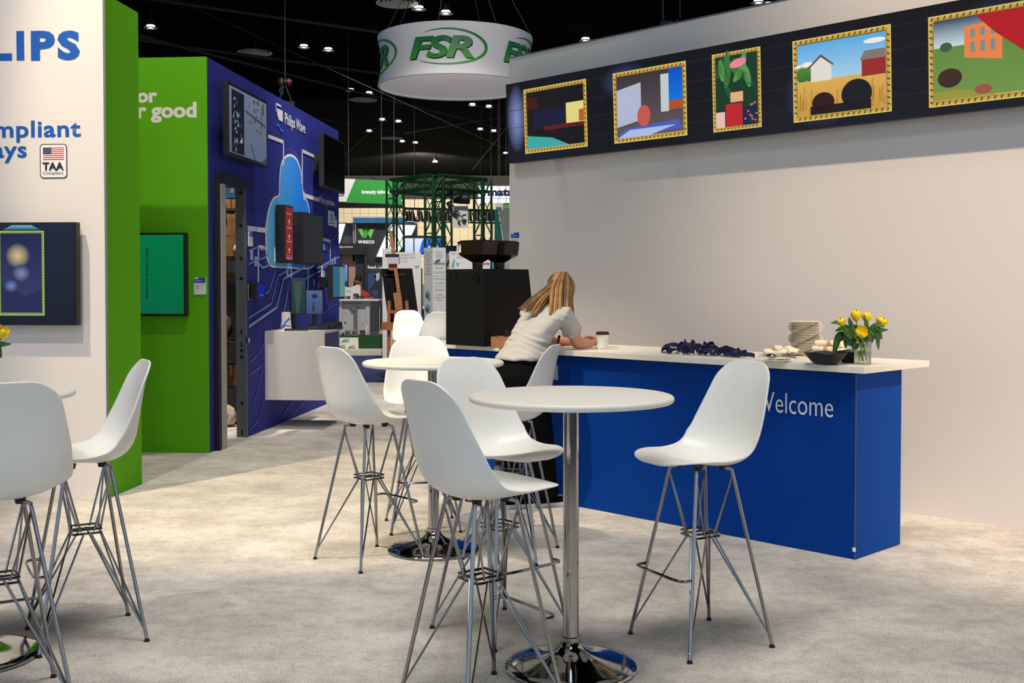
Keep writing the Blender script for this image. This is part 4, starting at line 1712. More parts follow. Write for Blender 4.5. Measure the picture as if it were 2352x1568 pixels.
for i in range(22):            # inner fill behind the head
    t = rh.random()
    r = rh.uniform(-1, 1)
    lock([at(1278 + 16 * t, 640, 7.70), at(1256 + 40 * t, 668, 7.66), at(1240 + 50 * t, 696 + 4 * r, 7.60)], .014, 2)
for k, (mm, ml) in enumerate(zip(locks, (M_HAIR, M_HAIR2, M_HAIR3))):
    mm.build(('hair_lock', 'hair_highlight', 'hair_lowlight')[k], ml, wo, smooth='all')
# watch, bracelet, badge on a lanyard
ax = (WR_L - EL_L).normalized()
Q = ax.to_track_quat('Z', 'Y').to_matrix().to_4x4()
MB().lathe([(.031, -.012), (.034, -.011), (.034, .011), (.031, .012)], 20, WR_L - ax * .028 - PO, Q).build('wrist_watch', M_BLACK, wo, smooth=True)
ax = (WR_R - EL_R).normalized()
Q = ax.to_track_quat('Z', 'Y').to_matrix().to_4x4()
MB().lathe([(.029, -.002), (.031, 0), (.029, .002)], 20, WR_R - ax * .022 - PO, Q).build('bracelet', mat('gold_chain', S(200, 160, 90), 0.3, 0.9), wo, smooth=True)
bd0, bd1 = at(1279, 798, 7.60), at(1277, 835, 7.60)
mbd = MB()
mbd.tube([at(1285, 770, 7.62) - PO, bd0 - PO, bd1 - PO], .009, 8, flat=.15, up=(0, 1, 0))
lanr = mbd.build('neck_lanyard', M_LAN, wo)
mbd = MB()
q = [at(1270, 838, 7.60), at(1281, 838, 7.59), at(1282, 873, 7.59), at(1268, 871, 7.60)]
vs = [p - PO for p in q] + [p - PO + Vector((0, .004, 0)) for p in q]
mbd.add(vs, [(0, 1, 2, 3), (7, 6, 5, 4), (0, 4, 5, 1), (1, 5, 6, 2), (2, 6, 7, 3), (3, 7, 4, 0)])
mbd.build('name_badge', mat('grey_badge', S(160, 160, 162), 0.5), lanr)

# ================================================================== the long LED screen on the right wall
LO = 0.15
aS0 = FR_R.uv(1168, 285, LO)[0]
bS0 = FR_R.uv(1172, 375, LO)[1]
bS1 = FR_R.uv(1164, 196, LO)[1]
SL = 7.0
tilt = math.radians(2.5)
HS = bS1 - bS0
led = thing('led_wall_screen', 'long dark LED screen showing five gold framed pictures on the right wall', 'screen', FR_R.world(aS0, bS0, LO), RZ_R)
led.rotation_euler = (tilt, 0, RZ_R)
m = MB().box(0, 0.0, 0, SL, 0.07, HS)
m.build('cabinet', M_BLACK, led)
for k in range(6):
    MB().box(0.4 + k * 1.2, 0.07, HS * 0.2, 0.46 + k * 1.2, LO - 0.001 - 0.0 , HS * 0.45).build('bracket', M_BLACK, led)


def LP(u, v):
    a, b = FR_R.uv(u, v, LO)
    return a - aS0, b - bS0


def glow(g, ca, cb, ra, rb, c0, c1, lay, n=20):
    pts = [(ca + ra * math.cos(2 * PI * k / n), cb + rb * math.sin(2 * PI * k / n)) for k in range(n)]
    for k in range(n):
        g.poly([(ca, cb), pts[k], pts[(k + 1) % n]], None, lay, [c0, c1, c1])


g = Art()
DK0 = S(22, 22, 30)
g.rect(0.0, 0.0, SL, HS, DK0, 1, S(18, 18, 24))
for ca, cb, ra, rb in ((0.12, HS * .55, .22, .3), (1.35, HS * .8, .25, .16), (3.1, HS * .35, .3, .25), (4.25, HS * .6, .3, .25)):
    glow(g, ca, cb, min(ra, ca), min(rb, cb, HS - cb), S(60, 64, 110) if ca > .2 else S(130, 140, 200), DK0, 2)
rr = random.Random(3)
for j in range(1, 5):
    g.rect(0, HS * j / 4.6, SL, HS * j / 4.6 + 0.004, S(40, 40, 52), 3)
for j in range(5):
    for k in range(14):
        x = k * 0.55 + (j % 2) * 0.27
        if x < SL - .01:
            g.rect(x, HS * j / 4.6, x + 0.004, min(HS, HS * (j + 1) / 4.6), S(34, 34, 44), 3)
GO = [S(226, 196, 104), S(150, 116, 40), S(196, 164, 70), S(96, 70, 22)]


def gold_frame(g, a0, b0, a1, b1, w, lay, gold=GO):
    o = [(a0, b0), (a1, b0), (a1, b1), (a0, b1)]
    i = [(a0 + w, b0 + w), (a1 - w, b0 + w), (a1 - w, b1 - w), (a0 + w, b1 - w)]
    for k in range(4):
        j = (k + 1) % 4
        g.poly([o[k], o[j], i[j], i[k]], None, lay, [gold[0], gold[0], gold[1], gold[1]])
    st = w * 0.55
    for k in range(4):
        j = (k + 1) % 4
        p, q = Vector(o[k]), Vector(o[j])
        d = (q - p).normalized()
        n_ = Vector((-d.y, d.x))
        L = (q - p).length
        s = w * 0.6
        x = 0
        while s < L - w * 0.9:
            c = p + d * s
            g.poly([c + n_ * (w * .22), c + d * (st * .55) + n_ * (w * .22), c + d * (st * .95) + n_ * (w * .78), c + d * (st * .4) + n_ * (w * .78)],
                   gold[3] if x % 2 else gold[2], lay + 1)
            s += st
            x += 1
    g.line([i[0], i[1]], w * .12, gold[0], lay + 1)
    g.line([i[3], i[2]], w * .12, gold[3], lay + 1)
    return a0 + w, b0 + w, a1 - w, b1 - w


PX = [((1204, 208), (1348, 182), (1355, 337), (1212, 352)), ((1409, 170), (1576, 142), (1585, 311), (1417, 329)),
      ((1636, 127), (1747, 110), (1756, 291), (1645, 304)), ((1820, 97), (2046, 58), (2055, 257), (1830, 280)),
      ((2132, 42), (2455, -14), (2465, 212), (2140, 245))]
wfr = (0.034, 0.036, 0.028, 0.037, 0.037)
for i, q in enumerate(PX):
    P = [LP(*p) for p in q]
    a0, a1 = (P[0][0] + P[3][0]) / 2, (P[1][0] + P[2][0]) / 2
    b1, b0 = (P[0][1] + P[1][1]) / 2, (P[2][1] + P[3][1]) / 2
    x0, y0, x1, y1 = gold_frame(g, a0, b0, a1, b1, wfr[i], 5)
    w, h = x1 - x0, y1 - y0
    X = lambda t: x0 + w * t
    Y = lambda t: y0 + h * t
    if i == 0:       # plain dark colour fields with teal and pale yellow
        g.rect(x0, y0, x1, y1, S(26, 20, 22), 5)
        g.poly([(X(0), Y(0)), (X(.75), Y(0)), (X(.45), Y(.16)), (X(0), Y(.24))], S(60, 165, 160), 6)
        g.rect(X(.12), Y(.34), X(.70), Y(.66), S(26, 26, 54), 6)
        g.rect(X(.70), Y(.36), X(1), Y(.72), S(222, 210, 130), 6)
        g.rect(X(.30), Y(.30), X(1), Y(.37), S(92, 26, 22), 7)
        g.rect(X(.92), Y(.38), X(1), Y(.58), S(190, 90, 30), 7)
        g.rect(X(.0), Y(.70), X(.2), Y(.9), S(60, 24, 20), 6)
    elif i == 1:     # lilac grey fields, blue block, coral spot
        g.rect(x0, y0, x1, y1, S(96, 86, 92), 5, S(60, 50, 54))
        g.poly([(X(0), Y(.18)), (X(.38), Y(.26)), (X(.38), Y(.86)), (X(0), Y(.78))], S(176, 182, 205), 6)
        g.rect(X(.68), Y(.34), X(.80), Y(.93), S(190, 200, 205), 6)
        g.rect(X(.80), Y(.36), X(1), Y(1), S(24, 120, 225), 6, S(10, 80, 190))
        g.rect(X(.80), Y(.36), X(1), Y(.50), S(176, 78, 40), 7)
        g.poly([(X(0), Y(0)), (X(1), Y(.06)), (X(.92), Y(.2)), (X(.1), Y(.14))], S(80, 92, 180), 6)
        g.poly([(X(0), Y(0)), (X(.5), Y(.0)), (X(.9), Y(.12)), (X(.2), Y(.12))], S(170, 185, 228), 7)
        g.ell(X(.42), Y(.32), w * .10, h * .17, S(196, 88, 76), 8)
    elif i == 2:     # leaf greens with red, pink and peach fields
        g.rect(x0, y0, x1, y1, S(24, 58, 34), 5)
        for k in range(12):
            g.ell(X(rr.uniform(.1, .9)), Y(rr.uniform(.45, .92)), w * .07, h * .16, [S(58, 116, 52), S(88, 150, 80), S(34, 84, 48)][k % 3], 6, rot=rr.uniform(-.8, .8))
        g.rect(X(0), Y(0), X(1), Y(.26), S(26, 40, 66), 7)
        g.rect(X(.24), Y(0), X(.64), Y(.32), S(186, 36, 40), 8)
        g.rect(X(0), Y(0), X(.22), Y(.22), S(224, 190, 176), 8)
        g.rect(X(.36), Y(.34), X(.66), Y(.48), S(226, 168, 128), 8)
        g.ell(X(.55), Y(.88), w * .20, h * .06, S(232, 132, 150), 8, rot=.2)
        for k in range(10):
            g.ell(X(rr.uniform(.66, .98)), Y(rr.uniform(.03, .3)), w * .025, h * .014, S(214, 110, 100), 9)
    elif i == 3:     # plain farm landscape in the same colours
        g.rect(x0, y0, x1, y1, S(206, 226, 232), 5, S(86, 168, 224))
        for ca, cb, ra, rb in ((.06, .70, .10, .025), (.9, .90, .12, .035), (.12, .72, .06, .03)):
            g.ell(X(min(ca, .88)), Y(cb), w * ra, h * rb, S(240, 232, 222), 6)
        for ca in (.06, .16, .26, .86, .93):
            g.ell(X(ca), Y(.58), w * .07, h * .12, S(52, 104, 40), 6, top=S(84, 136, 54))
        g.rect(x0, y0, x1, Y(.48), S(198, 146, 62), 7, S(216, 170, 84))
        g.rect(X(.74), Y(.44), X(1), Y(.66), S(150, 44, 40), 8)
        g.poly([(X(.72), Y(.66)), (X(1), Y(.66)), (X(1), Y(.78)), (X(.77), Y(.78))], S(128, 116, 108), 8)
        g.poly([(X(.16), Y(.46)), (X(.40), Y(.46)), (X(.40), Y(.70)), (X(.28), Y(.82)), (X(.16), Y(.70))], S(222, 216, 206), 8)
        g.poly([(X(.13), Y(.67)), (X(.28), Y(.83)), (X(.43), Y(.67)), (X(.41), Y(.66)), (X(.28), Y(.79)), (X(.15), Y(.66))], S(92, 82, 76), 9)
        g.ell(X(.30), Y(.16), w * .13, h * .14, S(46, 22, 24), 9)
        g.ell(X(.68), Y(.22), w * .17, h * .20, S(26, 26, 30), 9)
        g.rect(X(.15), Y(.0), X(.84), Y(.12), S(30, 26, 28), 9)
        for k in range(26):
            xx = rr.uniform(.01, .98)
            g.line([(X(xx), Y(rr.uniform(.02, .1))), (X(xx + .01), Y(rr.uniform(.14, .42)))], 0.004, S(150, 104, 36), 8)
    else:            # plain lawn, orange block and red drape field
        g.rect(x0, y0, x1, y1, S(112, 146, 70), 5, S(90, 130, 60))
        g.rect(x0, Y(.66), X(.4), y1, S(196, 214, 220), 6, S(44, 66, 96))
        g.ell(X(.10), Y(.66), w * .05, h * .06, S(64, 92, 60), 7)
        g.poly([(X(.25), Y(.5)), (X(.55), Y(.42)), (X(.55), Y(.92)), (X(.25), Y(.88))], S(232, 128, 70), 7)
        for k in range(3):
            g.rect(X(.30 + .08 * k), Y(.55), X(.335 + .08 * k), Y(.68), S(116, 140, 150), 8)
            g.rect(X(.30 + .08 * k), Y(.74), X(.335 + .08 * k), Y(.84), S(116, 140, 150), 8)
        g.poly([(X(.34), Y(1)), (X(1), Y(1)), (X(1), Y(.3)), (X(.7), Y(.5)), (X(.5), Y(.75))], S(176, 26, 34), 9)
        g.rect(X(.72), Y(0), X(1), Y(.52), S(40, 40, 36), 10)
        g.ell(X(.13), Y(.27), w * .10, h * .12, S(62, 42, 34), 8)
        g.ell(X(.40), Y(.08), w * .07, h * .06, S(152, 84, 66), 8)
        g.poly([(X(0), Y(0)), (X(.5), Y(0)), (X(.2), Y(.12)), (X(0), Y(.10))], S(150, 146, 60), 7)
g.build('picture_content', SCREEN, led, (0, -0.001, 0))


# ================================================================== wall screens, cards and the shelf unit
def wall_box(name, label, cat, fr, u0, v0, u1, v1, out, thick, body_mat, group=None, bevel=0.004, vq=None):
    """a box hung on a wall: face at distance out, seen between the given pixels"""
    if vq is None:
        a0, b0, a1, b1 = fr.box(u0, v0, u1, v1, out)
    else:           # vq: top and bottom pixel rows at both side edges
        a0, a1 = fr.uv(u0, 500, out)[0], fr.uv(u1, 500, out)[0]
        b1 = (fr.uv(u0, vq[0], out)[1] + fr.uv(u1, vq[2], out)[1]) / 2
        b0 = (fr.uv(u0, vq[1], out)[1] + fr.uv(u1, vq[3], out)[1]) / 2
    t = thing(name, label, cat, fr.world(a0, b0, out), fr.rz, group)
    w, h = a1 - a0, b1 - b0
    MB().box(0, 0, 0, w, thick, h).build('housing' if cat != 'card' else 'card', body_mat, t, bevel=bevel)
    if out - thick > 0.004:
        MB().box(w * .35, thick, h * .35, w * .65, out - 0.0005, h * .65).build('wall_bracket', M_BLACK, t)
    return t, w, h


CARDW = mat('white_card', S(232, 230, 226), 0.6, noise=0)


def info_card(fr, u0, v0, u1, v1, label, parent_group='small product cards on the walls', vq=None):
    t, w, h = wall_box('info_card', label, 'card', fr, u0, v0, u1, v1, 0.014, 0.012, CARDW, parent_group, 0.0, vq)
    g = Art()
    g.rect(0.002, h * .67, w - .002, h - .002, S(10, 74, 168), 1)
    g.rect(w * .06, h * .90, w * .40, h * .975, S(230, 230, 232), 2)
    g.rect(w * .08, h * .79, w * .8, h * .82, S(190, 205, 230), 2)
    g.rect(w * .08, h * .73, w * .5, h * .75, S(150, 175, 215), 2)
    for k in range(6):
        g.rect(w * .1, h * (.58 - .05 * k), w * (.35 + .25 * ((k * 7) % 3) / 2), h * (.595 - .05 * k), S(150, 152, 156), 2)
        if k < 3:
            g.rect(w * .62, h * (.58 - .05 * k), w * .85, h * (.595 - .05 * k), S(150, 152, 156), 2)
    g.build('card_print', PRINT, t, (0, -0.001, 0))
    return t


# left wall screen
t, w, h = wall_box('wall_television', 'black wall television on the white wall showing a green gold framed picture', 'television', FR_W, -245, 512, 177, 747, 0.10, 0.06, M_BLACK)
g = Art()
g.rect(.012, .014, w - .012, h - .012, S(18, 24, 40), 1, S(20, 32, 52))
fa0, fb0 = FR_W.uv(-2, 724, .10)
fa1, fb1 = FR_W.uv(101, 530, .10)
oa, ob = FR_W.box(-245, 512, 177, 747, .10)[:2]
GG = [S(196, 214, 120), S(96, 122, 44), S(150, 176, 76), S(52, 74, 24)]
g.poly([(fa0 - oa + .03, fb1 - ob + .005), (fa1 - oa - .02, fb1 - ob + .005), (fa1 - oa - .09, h - .02), (fa0 - oa + .10, h - .02)], None, 2,
       [S(30, 60, 82), S(30, 60, 82), S(110, 176, 190), S(110, 176, 190)])
q = gold_frame(g, fa0 - oa, fb0 - ob, fa1 - oa, fb1 - ob, .018, 3, GG)
g.rect(*q, S(52, 58, 104), 3, S(26, 32, 74))
cw_, ch_ = q[2] - q[0], q[3] - q[1]
glow(g, q[0] + cw_ * .42, q[1] + ch_ * .72, cw_ * .30, ch_ * .16, S(206, 190, 130), S(40, 42, 84), 5)
glow(g, q[0] + cw_ * .5, q[1] + ch_ * .50, cw_ * .22, ch_ * .11, S(132, 130, 170), S(44, 48, 92), 5)
glow(g, q[0] + cw_ * .25, q[1] + ch_ * .34, cw_ * .18, ch_ * .08, S(110, 130, 190), S(40, 46, 88), 5)
g.poly([(q[0], q[1]), (q[2], q[1]), (q[2], q[1] + ch_ * .30), (q[0] + cw_ * .6, q[1] + ch_ * .22), (q[0], q[1] + ch_ * .38)], S(36, 40, 82), 4)
g.build('picture_content', SCREEN, t, (0, -0.001, 0))

# green wall screen
t, w, h = wall_box('wall_television', 'black framed television with an emerald green picture on the green wall', 'television', FR_G, 232, 535, 428, 726, 0.09, 0.06, M_BLACK)
g = Art()
g.rect(.025, .022, w - .022, h - .018, S(0, 100, 62), 1, S(0, 112, 66))
oa, ob = FR_G.box(232, 535, 428, 726, .09)[:2]
for v0, v1, du in ((570, 590, 0), (595, 598, 0), (601, 603, 0), (606, 626, 1), (630, 634, 1), (638, 647, 0), (650, 656, 1), (660, 686, 0)):
    p0, p1 = FR_G.uv(337 + du, v0, .09), FR_G.uv(338 - du * .5, v1, .09)
    n_ = 5
    pts = [Vector((p0[0] - oa + (p1[0] - p0[0]) * k / n_ + .005 * math.sin(k * 2.1 + v0), p0[1] - ob + (p1[1] - p0[1]) * k / n_)) for k in range(n_ + 1)]
    g.line(pts, .010, S(8, 28, 22), 3)
g.build('picture_content', SCREEN, t, (0, -0.001, 0))

info_card(FR_G, 445, 636.5, 472.5, 676, 'white and blue product card on the green wall')
info_card(FR_R, 1173, 534, 1193, 572, 'white and blue product card at the far end of the right wall')
NC = [((572, 531, 581, 566), 'product card right of the doorway, upper one'), ((572, 652, 581, 688), 'product card beside the small blue tablet'),
      ((632, 568, 640, 602), 'product card left of the red sign'), ((673, 571, 677.5, 602), 'product card between the red sign and the dark monitor'),
      ((740, 611, 746, 639), 'product card above the twin monitors'), ((769, 496, 774, 522), 'small product card at the far end of the navy wall')]
for (u0, v0, u1, v1), lb in NC:
    info_card(FR_N, u0, v0, u1, v1, lb)
t, w, h = wall_box('icon_panel', 'white and blue panel of app icons on the navy wall', 'sign', FR_N, 755.5, 483, 767.5, 519, 0.014, 0.012, CARDW, None, 0.0)
g = Art()
g.rect(0, h * .12, w, h * .20, S(20, 90, 190), 1)
for k in range(4):
    g.rect(w * .15, h * (.30 + .13 * k), w * .85, h * (.38 + .13 * k), S(40, 110, 210) if k % 2 else S(90, 140, 215), 1)
g.ell(w * .5, h * .9, w * .2, h * .05, S(40, 110, 210), 1)
g.build('panel_print', PRINT, t, (0, -0.001, 0))

# large upper screen
t, w, h = wall_box('wall_television', 'large tilted wall television with a pale grey picture high on the navy wall', 'television', FR_N, 525, 0, 615, 0, 0.16, 0.05, M_BLACK, vq=(190, 357, 231, 384))
g = Art()
g.rect(.03, .03, w - .03, h - .03, S(84, 98, 120), 1, S(104, 112, 132))
g.rect(w * .08, h * .06, w * .38, h * .92, S(22, 26, 36), 2)
rr = random.Random(8)
for k in range(26):
    ca, cb = w * rr.uniform(.09, .30), h * rr.uniform(.07, .8)
    g.poly([(ca, cb), (ca + w * rr.uniform(.02, .07), cb + h * rr.uniform(-.01, .05)), (ca + w * rr.uniform(.01, .07), cb + h * rr.uniform(.05, .1))],
           [S(126, 140, 152), S(90, 104, 124), S(150, 150, 150), S(60, 72, 94)][k % 4], 3)
for k in range(34):
    ca, cb = w * rr.uniform(.45, .90), h * rr.uniform(.42, .90)
    g.rect(ca, cb, ca + w * rr.uniform(.01, .05), cb + h * rr.uniform(.01, .06), [S(70, 66, 74), S(100, 84, 82), S(58, 60, 74)][k % 3], 3)
g.poly([(w * .42, h * .72), (w * .94, h * .62), (w * .94, h * .58), (w * .42, h * .68)], S(62, 66, 80), 2)
g.line([(w * .55, h * .25), (w * .66, h * .04)], .02, S(40, 50, 64), 3)
g.poly([(w * .78, h * .03), (w * .97, h * .03), (w * .97, h * .14)], S(54, 66, 88), 2)
g.build('picture_content', SCREEN, t, (0, -0.001, 0))
# black screen at the far end
t, w, h = wall_box('wall_television', 'switched off glossy black television at the far top of the navy wall', 'television', FR_N, 744, 0, 792, 0, 0.22, 0.06, M_BLACK, vq=(304, 432, 329, 441))
MB().box(.02, -.002, .02, w - .02, .0, h - .02).build('screen_glass', M_BLACKG, t)
# red wayfinding sign
t, w, h = wall_box('direction_sign', 'tall narrow red direction display on the printed cloud', 'sign', FR_N, 654, 0, 673, 0, 0.12, 0.10, M_BLACK, vq=(471, 603, 473, 604))
g = Art()
g.rect(.02, .03, w - .02, h - .02, S(124, 40, 40), 1)
for k, yy in enumerate((.76, .50, .26)):
    g.line([(w * .5, h * (yy - .10)), (w * .5, h * (yy - .03))], .014, S(220, 205, 200), 2)
    g.poly([(w * .5 - .03, h * (yy - .035)), (w * .5 + .03, h * (yy - .035)), (w * .5, h * yy)], S(220, 205, 200), 2)
g.rect(.03, h * .12, w - .03, h * .123, S(200, 160, 160), 2)
g.build('picture_content', SCREEN, t, (0, -0.001, 0))
for body, yy in (('Reception', .84), ('Auditorium', .60), ('Canteen', .36), ('Exit', .07)):
    text(body, t, w * .22, h * yy, w * .80, h * (yy + .03), mat('sign_glow', S(60, 50, 50), 0.5, noise=0, emit=S(215, 196, 196), estr=.8), 0.0, out=.005)
# big dark display
t, w, h = wall_box('display_monitor', 'switched off thick dark grey display beside the red sign', 'monitor', FR_N, 698, 0, 742, 0, 0.16, 0.14, M_BLACK, vq=(487, 606, 496, 607))
MB().box(.012, -.002, .012, w - .012, 0, h - .012).build('screen_glass', mat('dark_screen', S(44, 47, 52), 0.35, noise=0), t)
# small tablet
t, w, h = wall_box('wall_tablet', 'small wall tablet with a blue screen right of the doorway', 'tablet', FR_N, 588, 0, 608.5, 0, 0.10, 0.08, M_BLACK, vq=(649, 687, 648, 687))
g = Art()
g.rect(w * .12, h * .08, w * .9, h * .92, S(16, 28, 130), 1)
g.rect(w * .35, h * .22, w * .75, h * .26, S(90, 120, 210), 2)
g.build('picture_content', SCREEN, t, (0, -0.001, 0))

# white cabinet fixed to the navy wall
aC = FR_N.uv(608.5, 840)[0]
FR_C = Frame(FR_N.world(aC, 0), RZ_L)
dC = FR_C.uv(746, 840)[0]
zC0, zC1 = FR_C.uv(608, 918)[1], FR_C.uv(612, 760)[1]
FR_CF = Frame(FR_N.world(0, 0, dC), RZ_N)
aC1 = FR_CF.uv(780, 800)[0]
lc = aC1 - aC
cb = thing('wall_cabinet', 'white floating display cabinet fixed to the navy wall', 'cabinet', FR_N.world(aC, zC0), RZ_N)
hC = zC1 - zC0
M_CAB = mat('white_cabinet', S(214, 210, 204), 0.55, noise=0.01)
MB().box(0, -dC, 0, lc, -0.001, hC).build('body', M_CAB, cb)
MB().box(0.0, -dC - .004, .0, lc - .04, -dC, hC - .025).build('front_panel', mat('violet_navy_panel', S(58, 54, 112), 0.6), cb)
ZC = zC1


def on_c(u, v):
    p = atz(u, v, ZC)
    r = p - FR_N.o
    return r.dot(FR_N.x), r.dot(FR_N.n)


def cabw(a, out, z=0.0):
    return FR_N.world(a, ZC + z, out)


# tall monitor on a stand
a, o_ = on_c(655, 757)
mo = thing('display_monitor', 'tall touch monitor on a black stand on the white cabinet, teal picture', 'monitor', cabw(aC + .16, dC * .42), RZ_L + .25)
MB().box(-.10, -.11, 0, .14, .11, .02).build('stand_base', M_BLACK, mo, bevel=.006)
MB().bar((0.0, 0, .02), (-.035, 0.02, .42), .045, .03).build('stand_post', M_BLACK, mo)
FRm = Frame(mo.location - FR_C.n * 0, RZ_L + .25)
b_ = FRm.box(668, 638, 702, 722, .06)
sc = MB().box(b_[0], -.06, b_[1], b_[2], -.02, b_[3]).build('screen', M_BLACK, mo, bevel=.004)
MB().box(b_[0] + .05, -.022, b_[1] + .10, b_[0] + .09, .015, b_[3] - .1).build('mount', M_BLACK, mo)
MB().bar((-.03, .02, .40), (b_[0] + .07, 0.0, .40), .04, .04).build('mount_arm', M_BLACK, mo)
w, h = b_[2] - b_[0], b_[3] - b_[1]
g = Art()
g.rect(.008, .01, w - .004, h - .008, S(20, 52, 60), 1, S(26, 66, 72))
g.poly([(w * .35, h * .05), (w * .55, h * .05), (w * .80, h * .9), (w * .2, h * .9)], S(64, 72, 62), 2)
g.build('picture_content', SCREEN, mo, (b_[0], -.0615, b_[1]))
mo2 = thing('display_monitor', 'lower monitor with a bluish picture right of the tall touch monitor', 'monitor', cabw(aC + .42, dC * .40), RZ_L + .25)
FRm = Frame(mo2.location, RZ_L + .25)
b_ = FRm.box(702, 666, 742, 722, .05)
MB().box(b_[0], -.05, b_[1], b_[2], -.02, b_[3]).build('screen', M_BLACK, mo2, bevel=.004)
xm = (b_[0] + b_[2]) / 2
MB().bar((xm, -.01, .018), (xm, -.01, b_[1] + .1), .05, .02, (0, 1, 0)).build('stand_post', M_BLACK, mo2)
MB().box(xm - .10, -.09, 0, xm + .10, .08, .018).build('stand_base', M_BLACK, mo2, bevel=.005)
w, h = b_[2] - b_[0], b_[3] - b_[1]
g = Art()
g.rect(.006, .008, w - .006, h - .006, S(58, 74, 118), 1, S(80, 96, 140))
g.ell(w * .52, h * .75, w * .16, h * .1, S(30, 40, 60), 2)
g.poly([(w * .36, h * .15), (w * .52, h * .12), (w * .5, h * .5), (w * .42, h * .58)], S(56, 42, 60), 2)
g.build('picture_content', SCREEN, mo2, (b_[0], -.0515, b_[1]))
# far touch display on the wall
t, w, h = wall_box('display_monitor', 'glossy teal touch display at the far lower end of the navy wall', 'monitor', FR_N, 763, 0, 792, 0, 0.24, 0.06, M_BLACK, vq=(608, 688, 609, 686))
g = Art()
g.rect(.02, .03, w * .55, h - .02, S(44, 96, 124), 1)
g.rect(w * .55, .03, w - .02, h - .02, S(96, 132, 134), 1)
g.build('picture_content', SCREEN, t, (0, -0.001, 0))
# black desk devices and a small carton
for i, (da, fo, L, rz, lb) in enumerate(((.40, .72, .26, .2, 'flat black sloped keypad on the front of the white cabinet'),
                                        (.58, .86, .20, -.3, 'black wedge shaped desk unit at the cabinet corner'))):
    tt = thing('desk_unit', lb, 'device', cabw(aC + da, dC * fo), RZ_L + rz)
    extx(MB(), [(-.09, 0), (-.09, .012), (.08, .05 + .03 * i), (.09, 0)], -L / 2, L / 2).build('case', M_BLACK, tt, bevel=.003)
    extx(MB(), [(-.075, .0165 + .0 * i), (-.075, .018), (.065, .0475 + .027 * i), (.065, .046 + .025 * i)], -L / 2 + .02, L / 2 - .02).build('key_panel', mat('dark_keys', S(46, 46, 46), .4), tt)
ct = thing('printed_carton', 'small white carton with a blue swirl behind the monitor stand', 'box', cabw(aC + .34, dC * .22), RZ_L)
MB().box(-.05, -.04, 0, .05, .04, .19).build('carton', M_CAB, ct)
g = Art()
g.line([(-.04, .03), (0.0, .09), (.04, .13)], .018, S(20, 120, 210), 1)
g.line([(-.045, .02), (0.0, .05), (.045, .04)], .010, S(30, 60, 150), 1)
g.build('carton_print', PRINT, ct, (0, -.041, 0))

# ================================================================== storage closet contents seen through the doorway
FRX = Frame(FR_N.world(1.95, 0, -.75), RZ_L)
xa, xb = FRX.uv(505, 700)[0], FRX.uv(560, 700)[0]
sh = thing('storage_shelf', 'dark metal storage shelf inside the closet doorway', 'shelf', FRX.o, RZ_L)
zsh = [FRX.uv(530, v)[1] for v in (636, 478, 885, 785)]
for z in zsh:
    MB().box(xa, 0, z - .03, xb, .4, z).build('shelf_board', mat('shelf_metal', S(70, 66, 60), .5, .3), sh)
for x in (xa, xb - .03):
    MB().box(x, .01, 0, x + .03, .04, 3.0).build('upright', M_BLACK, sh)


def closet_box(label, u0, v0, u1, v1, dy, m_, zfloor, flaps=False):
    a0, b0, a1, b1 = FRX.box(u0, v0, u1, v1)
    t = thing('cardboard_box', label, 'box', FRX.world(a0, zfloor, -dy), RZ_L, 'boxes on the closet shelves')
    w, h = a1 - a0, b1 - zfloor
    MB().box(0, 0, 0, w, .3, h).build('carton', m_, t)
    MB().box(w * .42, -.002, h * .5, w * .58, .0, h).build('packing_tape', mat('tape_brown', S(176, 140, 92), .3), t)
    if flaps:
        MB().bar((0.0, 0.0, h), (0.03, -.06, h + .10), .10, .006).build('flap', m_, t)
        MB().bar((w, 0.0, h), (w + .03, .03, h + .10), .10, .006).build('flap', m_, t)
    return t, w, h


M_BLUEB = mat('blue_carton', S(22, 96, 150), .6)
M_CARD2 = two_tone('tan_cardboard', S(196, 150, 92), S(214, 172, 116), 8, .8)
closet_box('flat blue box on top inside the closet', 512, 432, 551, 452, .02, M_BLUEB, FRX.uv(530, 454)[1])
closet_box('brown carton under the blue box, left', 510, 457, 530, 478, .0, M_CARD, zsh[1])
closet_box('brown carton with a white label under the blue box', 532, 457, 552, 478, .0, M_CARD, zsh[1])
t, w, h = closet_box('tall open brown carton with raised flaps in the closet', 508, 492, 541, 560, .0, M_CARD, FRX.uv(530, 588)[1], True)
t, w, h = closet_box('tan carton with a white address label in the closet', 508, 592, 547, 630, .08, M_CARD2, zsh[0])
g = Art()
g.rect(.0, h * .25, w * .75, h * .85, S(226, 222, 214), 1)
for k in range(4):
    g.rect(w * .08, h * (.34 + .11 * k), w * .55, h * (.37 + .11 * k), S(120, 120, 120), 2)
g.build('address_label', PRINT, t, (0, -.003, 0))
closet_box('dark brown carton low on the closet shelf', 512, 838, 549, 884, .0, two_tone('brown_carton', S(104, 66, 34), S(124, 82, 46), 8, .8), zsh[2])
M_BAG = mat('plastic_bag', S(196, 190, 186), .35, noise=.1, nscale=9, bump=.6, trans=.2)
